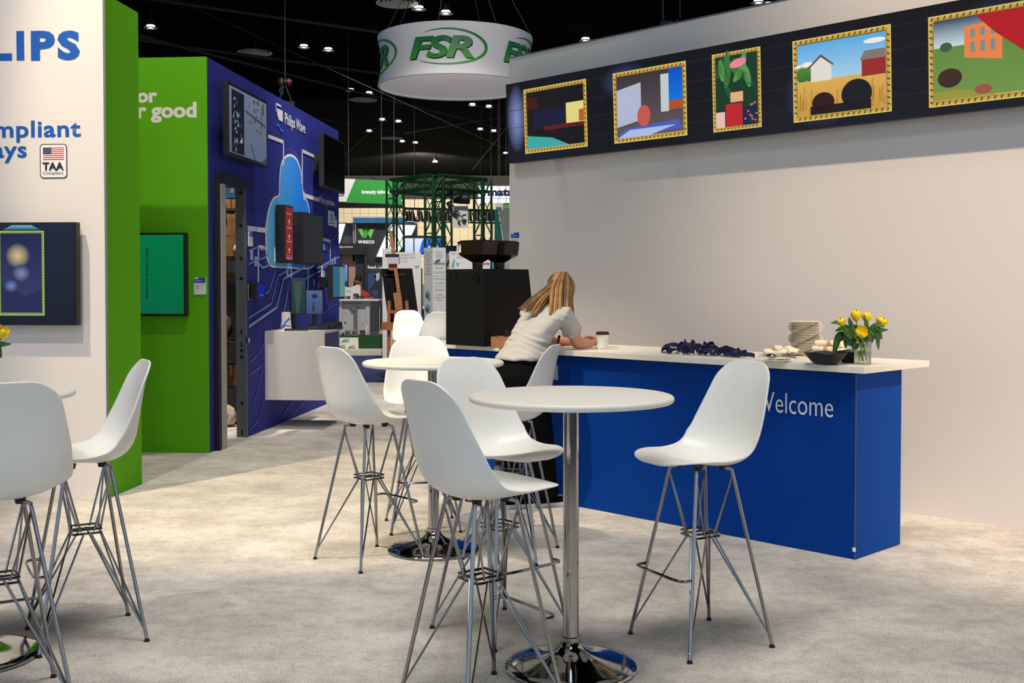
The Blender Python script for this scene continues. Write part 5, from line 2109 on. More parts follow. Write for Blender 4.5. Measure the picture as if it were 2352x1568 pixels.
for nm, lb, (u, v), r, z0, mm in (('plastic_bag', 'crumpled plastic bag with orange contents on the closet floor', (531, 988), (.085, .09, .11), 0.11, two_tone('bag_orange', S(206, 150, 84), S(222, 212, 204), 7, .35, .4, .6, bump=.5)),
                                  ('plastic_bag', 'white and red plastic bag hanging off the middle closet shelf', (527, 752), (.06, .07, .12), None, two_tone('bag_grey', S(78, 72, 76), S(120, 44, 42), 5, .35, .55, .7, bump=.5)),
                                  ('plastic_bag', 'white and red plastic bag beside the tall carton', (551, 578), (.035, .06, .07), None, two_tone('bag_white', S(214, 210, 208), S(170, 60, 60), 7, .35, .5, .65, bump=.5))):
    a, b__ = FRX.uv(u, v)
    zc = z0 if z0 else b__
    m = MB()
    n, k_ = 18, 12
    vs, fs = [], []
    for i in range(k_ + 1):
        th = PI * i / k_
        for j in range(n):
            an = 2 * PI * j / n
            wv = 1 + .20 * math.sin(5 * an + 3 * th) + .14 * math.sin(8 * an - 5 * th) * math.sin(th * 3)
            sq = 1.0 if i > 3 else .35 + .2 * i
            vs.append((r[0] * math.sin(th) * math.cos(an) * wv * sq, r[1] * math.sin(th) * math.sin(an) * wv * sq, r[2] * math.cos(th) * (1.0 if i > 3 else 1.15)))
    for i in range(k_):
        for j in range(n):
            fs.append((i * n + j, (i + 1) * n + j, (i + 1) * n + (j + 1) % n, i * n + (j + 1) % n))
    m.add(vs, fs)
    o = m.build(nm, mm, smooth='all')
    o.location = FRX.world(a, zc, .10)
    tag(o, lb, 'bag')

# ================================================================== neighbouring stands beyond the aisle
def facing(Y, name=None):
    """plane parallel to the picture at distance Y"""
    return Frame(Vector((0, Y, 0)), 0.0)


def panel_thing(name, label, cat, Y, u0, v0, u1, v1, thick, material, group=None, floor=False, part='panel'):
    fr = facing(Y)
    a0, b0, a1, b1 = fr.box(u0, v0, u1, v1)
    if floor:
        b0 = 0.0
    t = thing(name, label, cat, Vector((a0, Y, b0)), 0, group)
    w, h = a1 - a0, b1 - b0
    MB().box(0, 0, 0, w, thick, h).build(part, material, t)
    f = lambda u, v: (fr.uv(u, v)[0] - a0, fr.uv(u, v)[1] - b0)
    return t, w, h, f


def ptext(t, f, body, u0, v0, u1, v1, material, bold=0.0, out=.006):
    a0, b1 = f(u0, v0)
    a1, b0 = f(u1, v1)
    return text(body, t, a0, b0, a1, b1, material, bold, out)


M_WBOARD = mat('white_board', S(226, 224, 220), .6, noise=.01)
M_CHAR = mat('charcoal_panel', S(30, 32, 38), .55, noise=.04)
M_GREENB = mat('bright_green_panel', S(20, 128, 40), .55, noise=.03)
M_GLOWW = mat('lightbox_white', S(230, 232, 236), .5, noise=0, emit=S(250, 252, 255), estr=1.0)
M_GRN_T = mat('green_logo', S(60, 170, 50), .5, noise=0)

# --- easel with the back of a black screen
YE = 17.0
E = lambda u, v, dy=0.0: at(u, v, YE + dy)
eo = E(910, 885)
eo.z = 0
ez = thing('studio_easel', 'brown wooden studio easel standing on the navy aisle carpet', 'easel', eo)


def ebar(nm, p, q, w, h, m_=M_WOOD):
    return MB().bar(p - eo, q - eo, w, h, (0, -1, 0)).build(nm, m_, ez, bevel=.004)


ebar('mast', E(897, 530, .05), E(922, 716, -.15), .055, .05)
ebar('mast_sleeve', E(912, 672, -.12), E(917, 712, -.17), .12, .05)
ebar('upright', E(894, 690, -.2), Vector((E(892, 880, -.2).x, YE - .2, 0.02)), .05, .05)
ebar('upright', E(934, 690, -.2), Vector((E(948, 880, -.2).x, YE - .2, 0.02)), .05, .05)
ebar('crossbar', E(894, 716, -.22), E(942, 717, -.22), .05, .05)
ebar('tray', E(877, 748, -.28), E(921, 750, -.28), .12, .09)
ebar('rear_strut', E(911, 720, -.3), Vector((E(896, 880, -.3).x, YE - .35, 0.02)), .06, .045, two_tone('pale_wood', S(176, 124, 72), S(196, 146, 92), 6, .6))
ebar('top_clamp', E(893, 613, -.02), E(911, 614, -.02), .10, .09)
MB().box(-.09, -.08, 0, .09, .04, .10).build('clamp_box', mat('grey_clamp', S(176, 180, 184), .5), ez, loc=E(904, 606, -.05) - eo)
MB().box(-.10, -.07, 0, .10, .04, .05).build('clamp_strap', M_BLACK, ez, loc=E(901, 591, -.02) - eo)
q = [E(876, 617, .1), E(946, 616, .1), E(962, 738, -.08), E(892, 740, -.08)]
po = q[3].copy()
vs = [p - po for p in q] + [p - po + Vector((0, .07, 0)) for p in q]
sc = thing('easel_screen', 'black flat screen seen from its back, resting on the wooden easel', 'screen', po)
MB().add(vs, [(0, 1, 2, 3), (7, 6, 5, 4), (0, 4, 5, 1), (1, 5, 6, 2), (2, 6, 7, 3), (3, 7, 4, 0)]).build('back_cover', mat('matt_black_cover', S(9, 9, 10), .6, noise=.04, spec=.1), sc, bevel=.01)
MB().bar(q[0].lerp(q[3], .12) - po + Vector((.03, -.012, 0)), q[1].lerp(q[2], .12) - po + Vector((-.1, -.012, 0)), .015, .02).build('cover_ridge', mat('dark_ridge', S(50, 50, 54), .4), sc)

# --- cable tray stand on its white platform
pf = thing('stand_platform', 'low white platform of the stand across the aisle', 'platform', (at(700, 817, 24.0).x, 24.0, 0))
x1p = at(886, 817, 24).x - pf.location.x
MB().box(0, 0, 0, x1p, 2.4, .11).build('deck', mat('cream_deck', S(216, 208, 190), .6), pf)
YR = 24.7
fr = facing(YR)
rk = thing('display_plinth', 'green turf covered plinth of the cable tray stand', 'plinth', (fr.uv(760, 806)[0], YR, .11))
wR = fr.uv(884, 806)[0] - fr.uv(760, 806)[0]
hR = fr.uv(800, 771)[1] - .11
MB().box(0, 0, 0, wR, 1.0, hR).build('plinth', two_tone('turf', S(10, 50, 22), S(26, 84, 40), 60, .9, bump=.4), rk)
ZR = .11 + hR
# raceway sign
t, w, h, f = panel_thing('logo_sign', 'white sign with swoosh logos leaning on the green plinth', 'sign', YR - .06, 780, 775, 823, 806, .03, M_WBOARD)
for u, v in ((785, 779), (799, 794), (776, 793)):
    ptext(t, f, 'RACEWAY', u + 2, v + 3, u + 19, v + 7, M_DTEXT, .03)
    g = Art()
    a, b = f(u, v)
    pts = [Vector((a + .17 - .17 * math.cos(k / 8 * 1.5), b - .05 + .085 * math.sin(k / 8 * 1.5) - .03 + .0 * k)) for k in range(9)]
    g.line(pts, .018, S(70, 165, 60), 2)
    g.build('swoosh', PRINT, t, (0, -.004, 0))
# back board with counter
t, w, h, f = panel_thing('display_board', 'white product board of the cable tray stand under a white counter', 'board', 25.3, 760, 690, 872, 771, .08, M_WBOARD)
ptext(t, f, 'OnFloor On Demand', 788, 694, 834, 698, mat('grey_lettering', S(110, 120, 140), .6, noise=0))
ptext(t, f, 'iBit', 802, 709, 812, 714, M_DTEXT, .03)
g = Art()
for u0, v0, u1, v1, c in ((787, 717, 799, 718, S(190, 180, 160)), (787, 724, 798, 725, S(170, 160, 140)), (791, 738, 795, 744, S(70, 120, 150)), (832, 742, 834, 748, S(150, 150, 150)), (786, 748, 789, 756, S(150, 190, 200))):
    g.rect(*f(u0, v1), *f(u1, v0), c, 1)
g.build('board_print', PRINT, t, (0, -.002, 0))
MB().box(f(842, 770)[0], -.12, 0, f(851, 770)[0], 0, h).build('board_column', M_WBOARD, t)
t, w, h, f = panel_thing('display_counter', 'white counter slab over the product board', 'counter', 24.9, 770, 686.5, 870, 690.5, .7, M_WBOARD, part='slab')
MB().box(0, .3, -.62, .1, .36, 0).build('support', M_WBOARD, t)
post = M_CHAR
for u0, v0, u1, v1, lb in ((851, 691, 868, 771, 'dark service column on the green plinth'),):
    t, w, h, f = panel_thing('service_column', lb, 'column', 24.75, u0, v0, u1, v1, .25, mat('dark_column', S(52, 52, 54), .6))
    MB().box(-.02, -.02, 0, w + .02, 0, .10).build('foot_collar', mat('column_foot', S(70, 70, 72), .6), t)
t, w, h, f = panel_thing('cable_riser', 'grey metal cable riser on the product board', 'riser', 25.2, 812, 703, 820, 771, .08, mat('grey_metal', S(128, 128, 134), .5, .3))
MB().box(-.05, -.03, h - .12, w + .004, .0, h).build('junction_box', MATS['grey_metal'], t)
for u0, u1, lb, c in ((792, 804, 'grey floor box left on the green plinth', 'grey_metal'), (808, 820, 'grey floor box in the middle of the green plinth', 'grey_metal'), (826, 837, 'dark floor box right on the green plinth', 'dark_column'), (784, 789, 'small dark floor box at the left of the plinth', 'dark_column')):
    t, w, h, f = panel_thing('floor_box', lb, 'box', 24.8, u0, 758.5 if u0 > 790 else 764, u1, 770.5, .12, MATS[c])
    MB().box(w * .1, -.004, h * .15, w * .8, 0, h * .75).build('cover_plate', MATS['column_foot'], t)
# wavy sign and boxes on the counter
fr = facing(25.0)
P = [fr.uv(u, v) for u, v in ((790, 686), (828, 686), (828, 658), (826, 655), (822, 653.5), (818, 654), (812, 657), (806, 659.5), (800, 660), (795, 658.5), (790, 656))]
a0, b0 = P[0]
t = thing('wavy_sign', 'small white sign with a wavy top edge on the far counter', 'sign', (a0, 25.0, b0))
MB().prism([(p[0] - a0, p[1] - b0) for p in P], 0, .03).build('panel', M_WBOARD, t)
f = lambda u, v: (fr.uv(u, v)[0] - a0, fr.uv(u, v)[1] - b0)
ptext(t, f, 'Cord 3', 796, 667, 807, 670, M_GRN_T, .02)
for u0, v0, u1, v1, lb in ((811.5, 674, 823, 686.5, 'grey metal box in front of the wavy sign'), (823, 679, 834, 686.5, 'dark metal box right of the wavy sign'),
                           (846, 679, 870, 686.5, 'long dark metal box at the right of the far counter'), (794, 680, 804, 686.5, 'small grey wedge at the left of the far counter')):
    t, w, h, f2 = panel_thing('metal_box', lb, 'box', 24.93, u0, v0, u1, v1, .1, MATS['dark_column'])
    MB().box(.01, -.004, .01, w * .45, 0, h * .6).build('face_plate', MATS['grey_metal'], t)

# --- a man in a red shirt behind the far counter
YM = 27.5
mo_ = at(822, 700, YM)
mo_.z = 0
mn = thing('person', 'bearded person in a red shirt standing behind the far counter, looking left', 'person', mo_)
b = MB()
hc = at(822, 645.5, YM) - mo_
b.ellipsoid(hc, (.095, .105, .125), 18, 12)
b.ellipsoid(hc + Vector((-.045, 0, -.055)), (.06, .06, .065), 14, 10)
b.ellipsoid(hc + Vector((-.104, -.0, -.015)), (.018, .014, .02), 8, 6)
b.ellipsoid(hc + Vector((.02, -.1, -.02)), (.022, .012, .035), 8, 6)
b.tube([hc + Vector((.03, 0, -.08)), hc + Vector((.04, 0, -.22))], [.06, .065], 12)
zs = hc.z
for s in (-1, 1):
    b.tube([(.03 + .2 * s, 0, zs - .30), (.03 + .24 * s, -.02, zs - .58), (.03 + .20 * s, -.16, zs - .80)], [.05, .045, .035], 12)
    b.ellipsoid((.03 + .18 * s, -.21, zs - .82), (.04, .06, .022), 10, 8)
    for k in range(4):
        b.tube([(.03 + .18 * s - .024 + .016 * k, -.24, zs - .82), (.03 + .18 * s - .024 + .016 * k, -.31 + .01 * abs(k - 1), zs - .85)], [.010, .008], 6)
    b.tube([(.03 + .15 * s, -.2, zs - .82), (.03 + .13 * s, -.26, zs - .83)], [.012, .009], 6)
    b.tube([(.03 + .09 * s, 0, .95), (.03 + .1 * s, 0, .5), (.03 + .11 * s, 0, .08)], [.09, .06, .045], 12)
    b.ellipsoid((.03 + .11 * s, -.06, .04), (.045, .13, .04), 12, 8)
b.tube([(.03, 0, .92), (.03, 0, 1.2), (.03, 0, zs - .25)], [.14, .14, .13], 16)
fused(b, 'body', mat('brown_skin', S(150, 98, 74), .5), mn, .014, 3)
m = MB()
vs, fs = [], []
secs = [(.90, .20, .13), (1.05, .20, .135), (1.25, .22, .14), (zs - .34, .235, .13), (zs - .27, .20, .11), (zs - .21, .09, .08)]
n = 22
for z, a_, d_ in secs:
    for k in range(n):
        an = 2 * PI * k / n
        vs.append((.035 + a_ * math.cos(an), d_ * math.sin(an), z))
fs = [tuple(reversed(range(n))), tuple((len(secs) - 1) * n + k for k in range(n))]
for i in range(len(secs) - 1):
    for k in range(n):
        fs.append((i * n + k, i * n + (k + 1) % n, (i + 1) * n + (k + 1) % n, (i + 1) * n + k))
m.add(vs, fs)
for s in (-1, 1):
    m.tube([(.03 + .16 * s, 0, zs - .30), (.03 + .23 * s, -.01, zs - .40), (.03 + .255 * s, -.03, zs - .62)], [.08, .075, .062], 14)
fused(m, 'shirt', mat('red_shirt', S(186, 52, 60), .8, noise=.05), mn, .018, 4)
m = MB()
for s in (-1, 1):
    m.tube([(.03 + .09 * s, 0, .98), (.03 + .1 * s, 0, .5), (.03 + .11 * s, 0, .07)], [.125, .09, .08], 14)
fused(m, 'trousers', M_TROU, mn, .02, 3)
m = MB()
m.ellipsoid(hc + Vector((.012, 0, .045)), (.098, .110, .098), 18, 10)
m.ellipsoid(hc + Vector((-.055, -.0, -.075)), (.060, .072, .058), 14, 8)
fused(m, 'hair_and_beard', mat('black_hair', S(26, 20, 18), .7), mn, .012, 2)

# --- product towers and boards right of the easel
YT = 21.5
tw = thing('product_tower', 'tall white square tower with teal text about outdoor boxes', 'display tower', (at(994, 700, YT).x, YT, 0))
fr = facing(YT)
zt = fr.uv(994, 568)[1]
wl_, wr_ = fr.uv(972, 600)[0] - tw.location.x, fr.uv(1023.5, 600)[0] - tw.location.x
yl, yr = .22, .08
MB().slab([(0, 0), (wr_, yr), (wr_ * .5 + wl_ * .5, .4), (wl_, yl)], 0, zt).build('column', M_WBOARD, tw)
thl, thr = math.atan2(yl, wl_) + PI, math.atan2(yr, wr_)
for th, body_list in ((thl, None), (thr, None)):
    pass
eL = bpy.data.objects.new('left_face', None)


def face_child(nm, rz):
    o = MB().box(0, 0, 0, .001, .0005, .001).build(nm, M_WBOARD, tw)
    o.rotation_euler = (0, 0, rz)
    return o


bpy.data.objects.remove(eL)
LW_, RW_ = math.hypot(wl_, yl), math.hypot(wr_, yr)
lf = face_child('left_face_print', thl)
lf.location = (wl_, yl, 0)
lf.rotation_euler = (0, 0, math.atan2(-yl, -wl_))
zv = lambda v: fr.uv(994, v)[1]
for k, wd in enumerate(('Adjustable', 'depth', 'mounting', 'plate', 'for', 'flexibility', 'and', 'custom', 'metal', 'back-box')):
    v = 579.5 + k * 5.45
    hw_ = LW_ * min(.42, .045 * len(wd) + .05)
    text(wd, lf, LW_ / 2 - hw_, zv(v + 1.9), LW_ / 2 + hw_, zv(v - 1.9), M_TTEXT if k in (1, 5, 9) else mat('grey_text', S(120, 122, 126), .6, noise=0), 0.0, out=.004)
g = Art()
for v in (678, 710):
    ca, cz = LW_ * .42, zv(v)
    g.poly([(ca - .07, cz - .03), (ca, cz - .08), (ca, cz + .0), (ca - .07, cz + .05)], S(30, 90, 110), 1)
    g.poly([(ca, cz - .08), (ca + .07, cz - .03), (ca + .07, cz + .05), (ca, cz)], S(60, 140, 155), 1)
    g.poly([(ca - .07, cz + .05), (ca, cz), (ca + .07, cz + .05), (ca, cz + .11)], S(150, 165, 172), 1)
    g.line([(ca + .03, cz - .08), (ca + .05, cz - .10), (ca + .09, cz - .05)], .02, S(25, 60, 75), 2)
g.build('cube_icons', PRINT, lf, (0, -.004, 0))
rf = face_child('right_face_print', math.atan2(yr, wr_))
for wd, v0, v1, a0, a1, mm, bd in (('OWB-CP1', 577, 581, .2, .8, M_TTEXT, 0), ('Outdoor', 582.5, 586.5, .25, .75, M_TTEXT, 0), ('Wall Box', 588, 592, .25, .75, M_TTEXT, 0),
                                 ('WEATHER BOX', 602.5, 608, .04, .96, M_DTEXT, .03), ('OWB-X3', 675, 679, .22, .78, M_TTEXT, 0), ('Weather Box', 681, 685, .08, .92, M_TTEXT, 0), ('Series', 686.5, 690.5, .3, .7, M_TTEXT, 0)):
    text(wd, rf, RW_ * a0, zv(v1), RW_ * a1, zv(v0), mm, bd, out=.004)
g = Art()
g.ell(RW_ * .36, zv(599.5), .06, .028, S(40, 120, 50), 1, rot=.5)
for v in (614.5, 617, 624, 627, 633.5, 639, 642, 649, 652, 658, 664, 667):
    x = .08 + .3 * ((v * 7) % 3) / 3
    g.rect(RW_ * x * .6, zv(v + .5), RW_ * (1 - x * .6), zv(v - .5), S(140, 160, 175), 1)
for x in (.2, .72):
    g.rect(RW_ * x, zv(720), RW_ * (x + .02), zv(704), S(180, 184, 190), 1)
g.build('tower_print', PRINT, rf, (0, -.004, 0))

t, w, h, f = panel_thing('header_board', 'white board with teal text behind the easel, left part', 'board', 23.2, 878, 571, 905, 615, .05, M_WBOARD, floor=True)
for k in range(5):
    ptext(t, f, ('Designed', 'and', 'metal', 'frame', 'wall')[k], 889, 578 + 6 * k, 901, 582 + 6 * k, M_TTEXT)
t, w, h, f = panel_thing('header_board', 'wide white board reading built to integrate', 'board', 23.0, 905, 579, 967, 616, .05, M_WBOARD, floor=True)
ptext(t, f, 'Built to Integrate.', 911, 583, 940, 588, M_TTEXT)
ptext(t, f, 'Designed to Behave.', 911, 590, 941, 594.5, MATS['grey_text'])
ptext(t, f, 'Surface Mount', 918, 598, 936, 601, M_TTEXT)
g = Art()
g.rect(*f(953.5, 615), *f(962, 610), S(110, 160, 176), 1)
a, b = f(944, 592)
a2, b2 = f(952, 583)
g.line([(a, b), (a2, b), (a2, b2), (a, b2), (a, b)], .012, S(120, 140, 140), 1)
g.build('board_print', PRINT, t, (0, -.002, 0))
t, w, h, f = panel_thing('product_wall', 'beige product panel with black frame right of the easel screen', 'board', 23.4, 936, 617, 970, 740, .06, mat('taupe_panel', S(150, 142, 124), .7))
for v0, v1 in ((616, 618.5), (655, 668), (698, 701)):
    a0, b0 = f(936, v1)
    a1, b1 = f(970, v0)
    MB().box(a0, -.02, b0, a1, 0, b1).build('frame_bar', M_BLACK, t)
MB().box(f(968, 700)[0], -.025, 0, f(970.5, 700)[0], 0, h).build('frame_bar', M_BLACK, t)
for u0, v0, u1, v1, lb in ((944, 622, 965, 651, 'large white wall box on the beige product panel'), (952, 671, 963, 694, 'small white wall box on the beige product panel')):
    t, w, h, f = panel_thing('wall_enclosure', lb, 'enclosure', 23.30, u0, v0, u1, v1, .06, M_WBOARD)
    MB().box(w * .14, -.006, h * .14, w * .80, 0, h * .84).build('recess', mat('grey_recess', S(120, 118, 112), .6), t)
    MB().box(w * .2, -.02, h * .3, w * .5, -.006, h * .6).build('socket_block', M_CHAR, t)
t, w, h, f = panel_thing('header_board', 'white board with a pale blue mountain graphic left of the coffee machine', 'board', 23.0, 1032, 577, 1092, 640, .05, M_WBOARD, floor=True)
ptext(t, f, 'Built to', 1037.5, 580, 1052, 584, MATS['grey_text'])
ptext(t, f, 'Outdoor', 1049, 588, 1066, 592, M_TTEXT)
g = Art()
P = [f(1036, 615), f(1040, 598), f(1044, 594), (f(1048, 603)), f(1057, 605), f(1050, 611), f(1052, 615)]
g.poly(P, S(110, 170, 190), 1)
g.poly([f(1045, 596), f(1050, 615), f(1044, 615)], S(235, 238, 238), 2)
g.build('board_print', PRINT, t, (0, -.002, 0))
t, w, h, f = panel_thing('header_board', 'white board with dark lettering seen between the two bean hoppers', 'board', 23.0, 1095, 570, 1126, 640, .05, M_WBOARD, floor=True)
ptext(t, f, 'WEATHER', 1107, 603, 1124, 608, M_DTEXT, .03)
MB().box(f(1103, 640)[0], -.01, 0, f(1105.5, 640)[0], 0, h).build('frame_bar', M_BLACK, t)
t, w, h, f = panel_thing('teal_banner', 'teal text banner right of the bean hoppers', 'banner', 24.0, 1130, 565, 1160, 640, .04, mat('teal_banner', S(36, 140, 158), .6), floor=True)
for k in range(4):
    g = Art()
    g.rect(*f(1136 + k, 604 + 5 * k), *f(1150 - k, 602 + 5 * k), S(150, 205, 212), 1)
    g.build('banner_print', PRINT, t, (0, -.002, 0))
t, w, h, f = panel_thing('stand_wall', 'pale grey stand wall with a navy band behind the product boards', 'wall panel', 29.5, 1018, 564, 1170, 700, .08, mat('pale_stand_wall', S(200, 196, 186), .7))
MB().box(0, -.01, f(1020, 580)[1], w * .5, 0, h).build('navy_band', mat('navy_band', S(44, 40, 96), .6), t)
# teal and grey slanted tower
fr = facing(31.0)
a0 = fr.uv(1134.5, 600)[0]
t = thing('slanted_panel', 'tall teal and grey panel with a slanted split near the right wall', 'wall panel', (a0, 31.0, 0))
f = lambda u, v: (fr.uv(u, v)[0] - a0, fr.uv(u, v)[1])
F0 = lambda u: (f(u, 700)[0], 0.0)
MB().prism([F0(1134.5), F0(1180), f(1155, 552), f(1143.5, 480), f(1136, 482)], 0, .1).build('teal_half', mat('teal_panel', S(30, 128, 112), .6), t)
MB().prism([F0(1180), F0(1190), f(1190, 483), f(1144.5, 481), f(1156, 552)], 0.01, .09).build('grey_half', mat('grey_half_panel', S(164, 168, 166), .6), t)
t, w, h, f = panel_thing('hanging_sign', 'white lit sign with navy letters high behind the green truss', 'sign', 43, 1098, 427, 1240, 465, .2, M_GLOWW)
for x in (.1, w - .1):
    MB().tube([(x, .03, h), (x, .03, 10.0 - t.location.z)], .008, 5).build('suspension_cable', mat('cable_grey', S(60, 60, 62), .6, .2), t)
ptext(t, f, 'matrox', 1120, 433, 1212, 450.5, mat('navy_letters', S(30, 32, 120), .6, noise=0), .05)
MB().box(f(1110, 456.3)[0], -.004, f(1110, 456.3)[1], f(1200, 456)[0], 0, f(1110, 455.3)[1]).build('underline', MATS['navy_letters'], t)
t, w, h, f = panel_thing('hanging_sign', 'small grey hanging sign with black letters below the lit sign', 'sign', 36, 1137, 466.5, 1155, 482, .06, mat('grey_sign', S(150, 152, 148), .6))
for x in (.1, w - .1):
    MB().tube([(x, .03, h), (x, .03, 10.0 - t.location.z)], .008, 5).build('suspension_cable', mat('cable_grey', S(60, 60, 62), .6, .2), t)
ptext(t, f, 'FSR', 1139.5, 475.5, 1153.5, 481.5, M_DTEXT, .05)
t, w, h, f = panel_thing('hanging_sign', 'dark green hanging sign half hidden by the right wall', 'sign', 37, 1155.5, 466, 1185, 482, .06, mat('dark_green_sign', S(24, 84, 40), .6))
for x in (.1, w - .1):
    MB().tube([(x, .03, h), (x, .03, 10.0 - t.location.z)], .008, 5).build('suspension_cable', mat('cable_grey', S(60, 60, 62), .6, .2), t)
ptext(t, f, 'COM', 1158, 471, 1174, 478, mat('pale_green_text', S(150, 200, 150), .6, noise=0), 0)

# --- charcoal stand with the green W
YW = 38.0
t, w, h, f = panel_thing('stand_wall', 'charcoal stand wall with a green folded W logo', 'wall panel', YW, 817, 512, 958, 720, .2, M_CHAR)
g = Art()
GL, GDK = S(90, 190, 60), S(50, 150, 45)
g.poly([f(822, 525.5), f(832, 525.5), f(835, 535), f(832, 545)], GL, 1)
g.poly([f(831.5, 546), f(838, 527.5), f(841.5, 527.5), f(846, 536), f(841, 546)], GDK, 2)
g.poly([f(849, 526), f(859.5, 526), f(852, 546), f(850.5, 546), f(845, 537)], GL, 3)
g.build('folded_logo', PRINT, t, (0, -.002, 0))
ptext(t, f, 'wesco', 822, 551.5, 860, 559.5, M_WTEXT, .02)
ptext(t, f, 'I Reach, Local', 840.5, 609.5, 886, 618, M_WTEXT, .02)
ptext(t, f, 'world in your needs today', 840.5, 620, 880, 622.5, MATS['grey_text'])
g = Art()
g.poly([f(841, 630), f(850, 627), f(862, 626), (f(864, 640)), f(858, 652), f(850, 664), f(846, 676), f(841, 660)], S(40, 62, 112), 1)
g.poly([f(858, 632), f(866, 627), f(872, 626), f(872, 640), f(866, 646)], S(150, 168, 196), 1)
g.poly([f(855, 665), f(870, 668), f(866, 680), f(852, 675)], S(40, 62, 112), 1)
g.build('world_map', PRINT, t, (0, -.002, 0))
for P, lb in (([(896, 514), (957, 516.5), (946, 541), (931, 541.5), (931, 560), (906, 592), (863, 590)], 'slanted white light box beside the green W logo'),
              ([(774, 513), (795.5, 512), (781, 561), (774, 561)], 'slanted white light box at the end of the navy wall')):
    fr = facing(YW - .12)
    Q = [fr.uv(*p) for p in P]
    a0, b0 = Q[-1]
    tt = thing('light_box', lb, 'light box', (a0, YW - .12, b0))
    pr = [(p[0] - a0, p[1] - b0) for p in Q]
    MB().prism(pr, 0, .11).build('diffuser', M_GLOWW, tt)
    n = len(pr)
    m = MB()
    for k in range(n):
        p, q = pr[k], pr[(k + 1) % n]
        m.bar((p[0], -.01, p[1]), (q[0], -.01, q[1]), .03, .06, (0, 1, 0))
    m.build('edge_trim', mat('dark_green_trim', S(40, 70, 50), .5), tt)
t, w, h, f = panel_thing('stand_wall', 'dark side wing with a steel post left of the green W logo', 'wall panel', YW + .3, 772, 512, 814, 600, .1, mat('slate_panel', S(44, 52, 66), .55))
MB().box(f(812, 600)[0], -.2, 0, f(817.5, 600)[0], -.1, h).build('steel_post', mat('steel_post', S(120, 122, 124), .4, .4), t)
t, w, h, f = panel_thing('stand_header', 'black header board with white slogan at the end of the navy wall', 'sign', YW - .3, 770, 559, 840, 585, .2, mat('black_header', S(20, 20, 22), .6))
for x in (.1, w - .05):
    MB().box(x, .05, -t.location.z, x + .1, .15, 0).build('post', M_CHAR, t)
ptext(t, f, 'Shape the Future.', 779, 564, 811, 570.5, M_WTEXT)
t, w, h, f = panel_thing('stand_wall', 'dusty pink stand wall behind the far counter', 'wall panel', YW + .1, 770, 585, 821, 720, .1, mat('dusty_pink_wall', S(160, 124, 110), .7))
MB().box(w - .06, -.06, 0, w, 0, h).build('edge_post', MATS['steel_post'], t)
t, w, h, f = panel_thing('upright_screen', 'tall narrow blue screen beside the far touch display', 'screen', 30.0, 784, 606, 800, 659, .06, M_BLACK)
MB().box(w * .35, .02, -t.location.z, w * .65, .05, .01).build('stand_post', M_BLACK, t)
MB().box(-.1, -.15, -t.location.z, w + .1, .25, -t.location.z + .02).build('stand_base', M_BLACK, t)
g = Art()
g.rect(.02, .03, w - .02, h - .02, S(70, 110, 190), 1, S(110, 150, 220))
g.rect(.02, .03, w - .02, h * .25, S(40, 60, 120), 2)
g.build('picture_content', SCREEN, t, (0, -.001, 0))
t, w, h, f = panel_thing('blue_fascia', 'curved bright blue fascia strip above the charcoal stand', 'fascia', 42, 811, 500.5, 951, 514, .3, mat('bright_blue', S(22, 120, 186), .5))
for x in (.2, w - .2):
    MB().box(x, .1, -t.location.z, x + .1, .2, 0).build('post', M_CHAR, t)
MB().box(-.02, -.02, h, w + .02, .32, h + .05).build('cap_strip', mat('pale_cap', S(190, 200, 206), .5), t)
# video wall
t, w, h, f = panel_thing('video_wall', 'row of bright blue and white video screens behind the green truss', 'screen', 34.0, 926, 541, 1024, 584, .2, M_BLACK)
for u0, u1 in ((930, 949.5), (952, 973.5), (976, 994), (997, 1015)):
    a0, b0 = f(u0, 581)
    a1, b1 = f(u1, 547)
    g = Art()
    g.rect(a0, b0, a1, b1, S(200, 218, 246) if u0 < 970 else S(30, 90, 225), 1, S(225, 235, 252) if u0 < 970 else S(60, 130, 240))
    if u0 > 940:
        g.poly([(a0 + (a1 - a0) * .5, b0), (a1, b0), (a1, b1), (a0 + (a1 - a0) * .75, b0 + (b1 - b0) * .7)], S(30, 96, 226), 2)
        g.ell(a0 + (a1 - a0) * .5, b0 + (b1 - b0) * .4, (a1 - a0) * .12, (b1 - b0) * .1, S(210, 225, 250), 3)
    g.build('screen_tile', SCREEN, t, (0, -.002, 0))
# hanging banner
YB = 37.0
fr = facing(YB)
P = [fr.uv(u, v) for u, v in ((740, 409), (816, 411), (921, 416.5), (921, 470), (795, 463), (740, 461))]
a0, b0 = P[-1]
t = thing('hanging_banner', 'hanging green and white banner with white slogan above the charcoal stand', 'banner', (a0, YB, b0))
L = lambda u, v: (fr.uv(u, v)[0] - a0, fr.uv(u, v)[1] - b0)
MB().prism([L(740, 409), L(816.5, 411), L(795, 463), L(740, 461)], 0, .1).build('white_section', mat('banner_white', S(190, 190, 190), .7), t)
MB().prism([L(816.5, 411), L(921, 416.5), L(921, 470), L(795, 463)], 0, .1).build('green_section', M_GREENB, t)
ptext(t, L, 'Ingenuity delivered', 831, 436, 899, 447.5, M_WTEXT, .02)
ptext(t, L, 'wesco', 752, 443.5, 790.5, 451, M_DTEXT, .03)
m = MB()
A_, B_, C_, D_ = L(740, 461), L(921, 470), L(905, 474), L(740, 484)
m.add([(A_[0], .05, A_[1]), (B_[0], .05, B_[1]), (B_[0] - .1, 3.5, A_[1]), (A_[0], 3.5, A_[1])], [(0, 1, 2, 3)])
m.build('dark_underside', M_BLACK, t)
for u in (800, 876, 905):
    p = L(u, 412)
    m = MB().tube([(p[0], .05, p[1]), (p[0], .05, 10.0 - b0)], .012, 6)
    m.build('suspension_cable', mat('cable_grey', S(60, 60, 62), .6, .2), t)

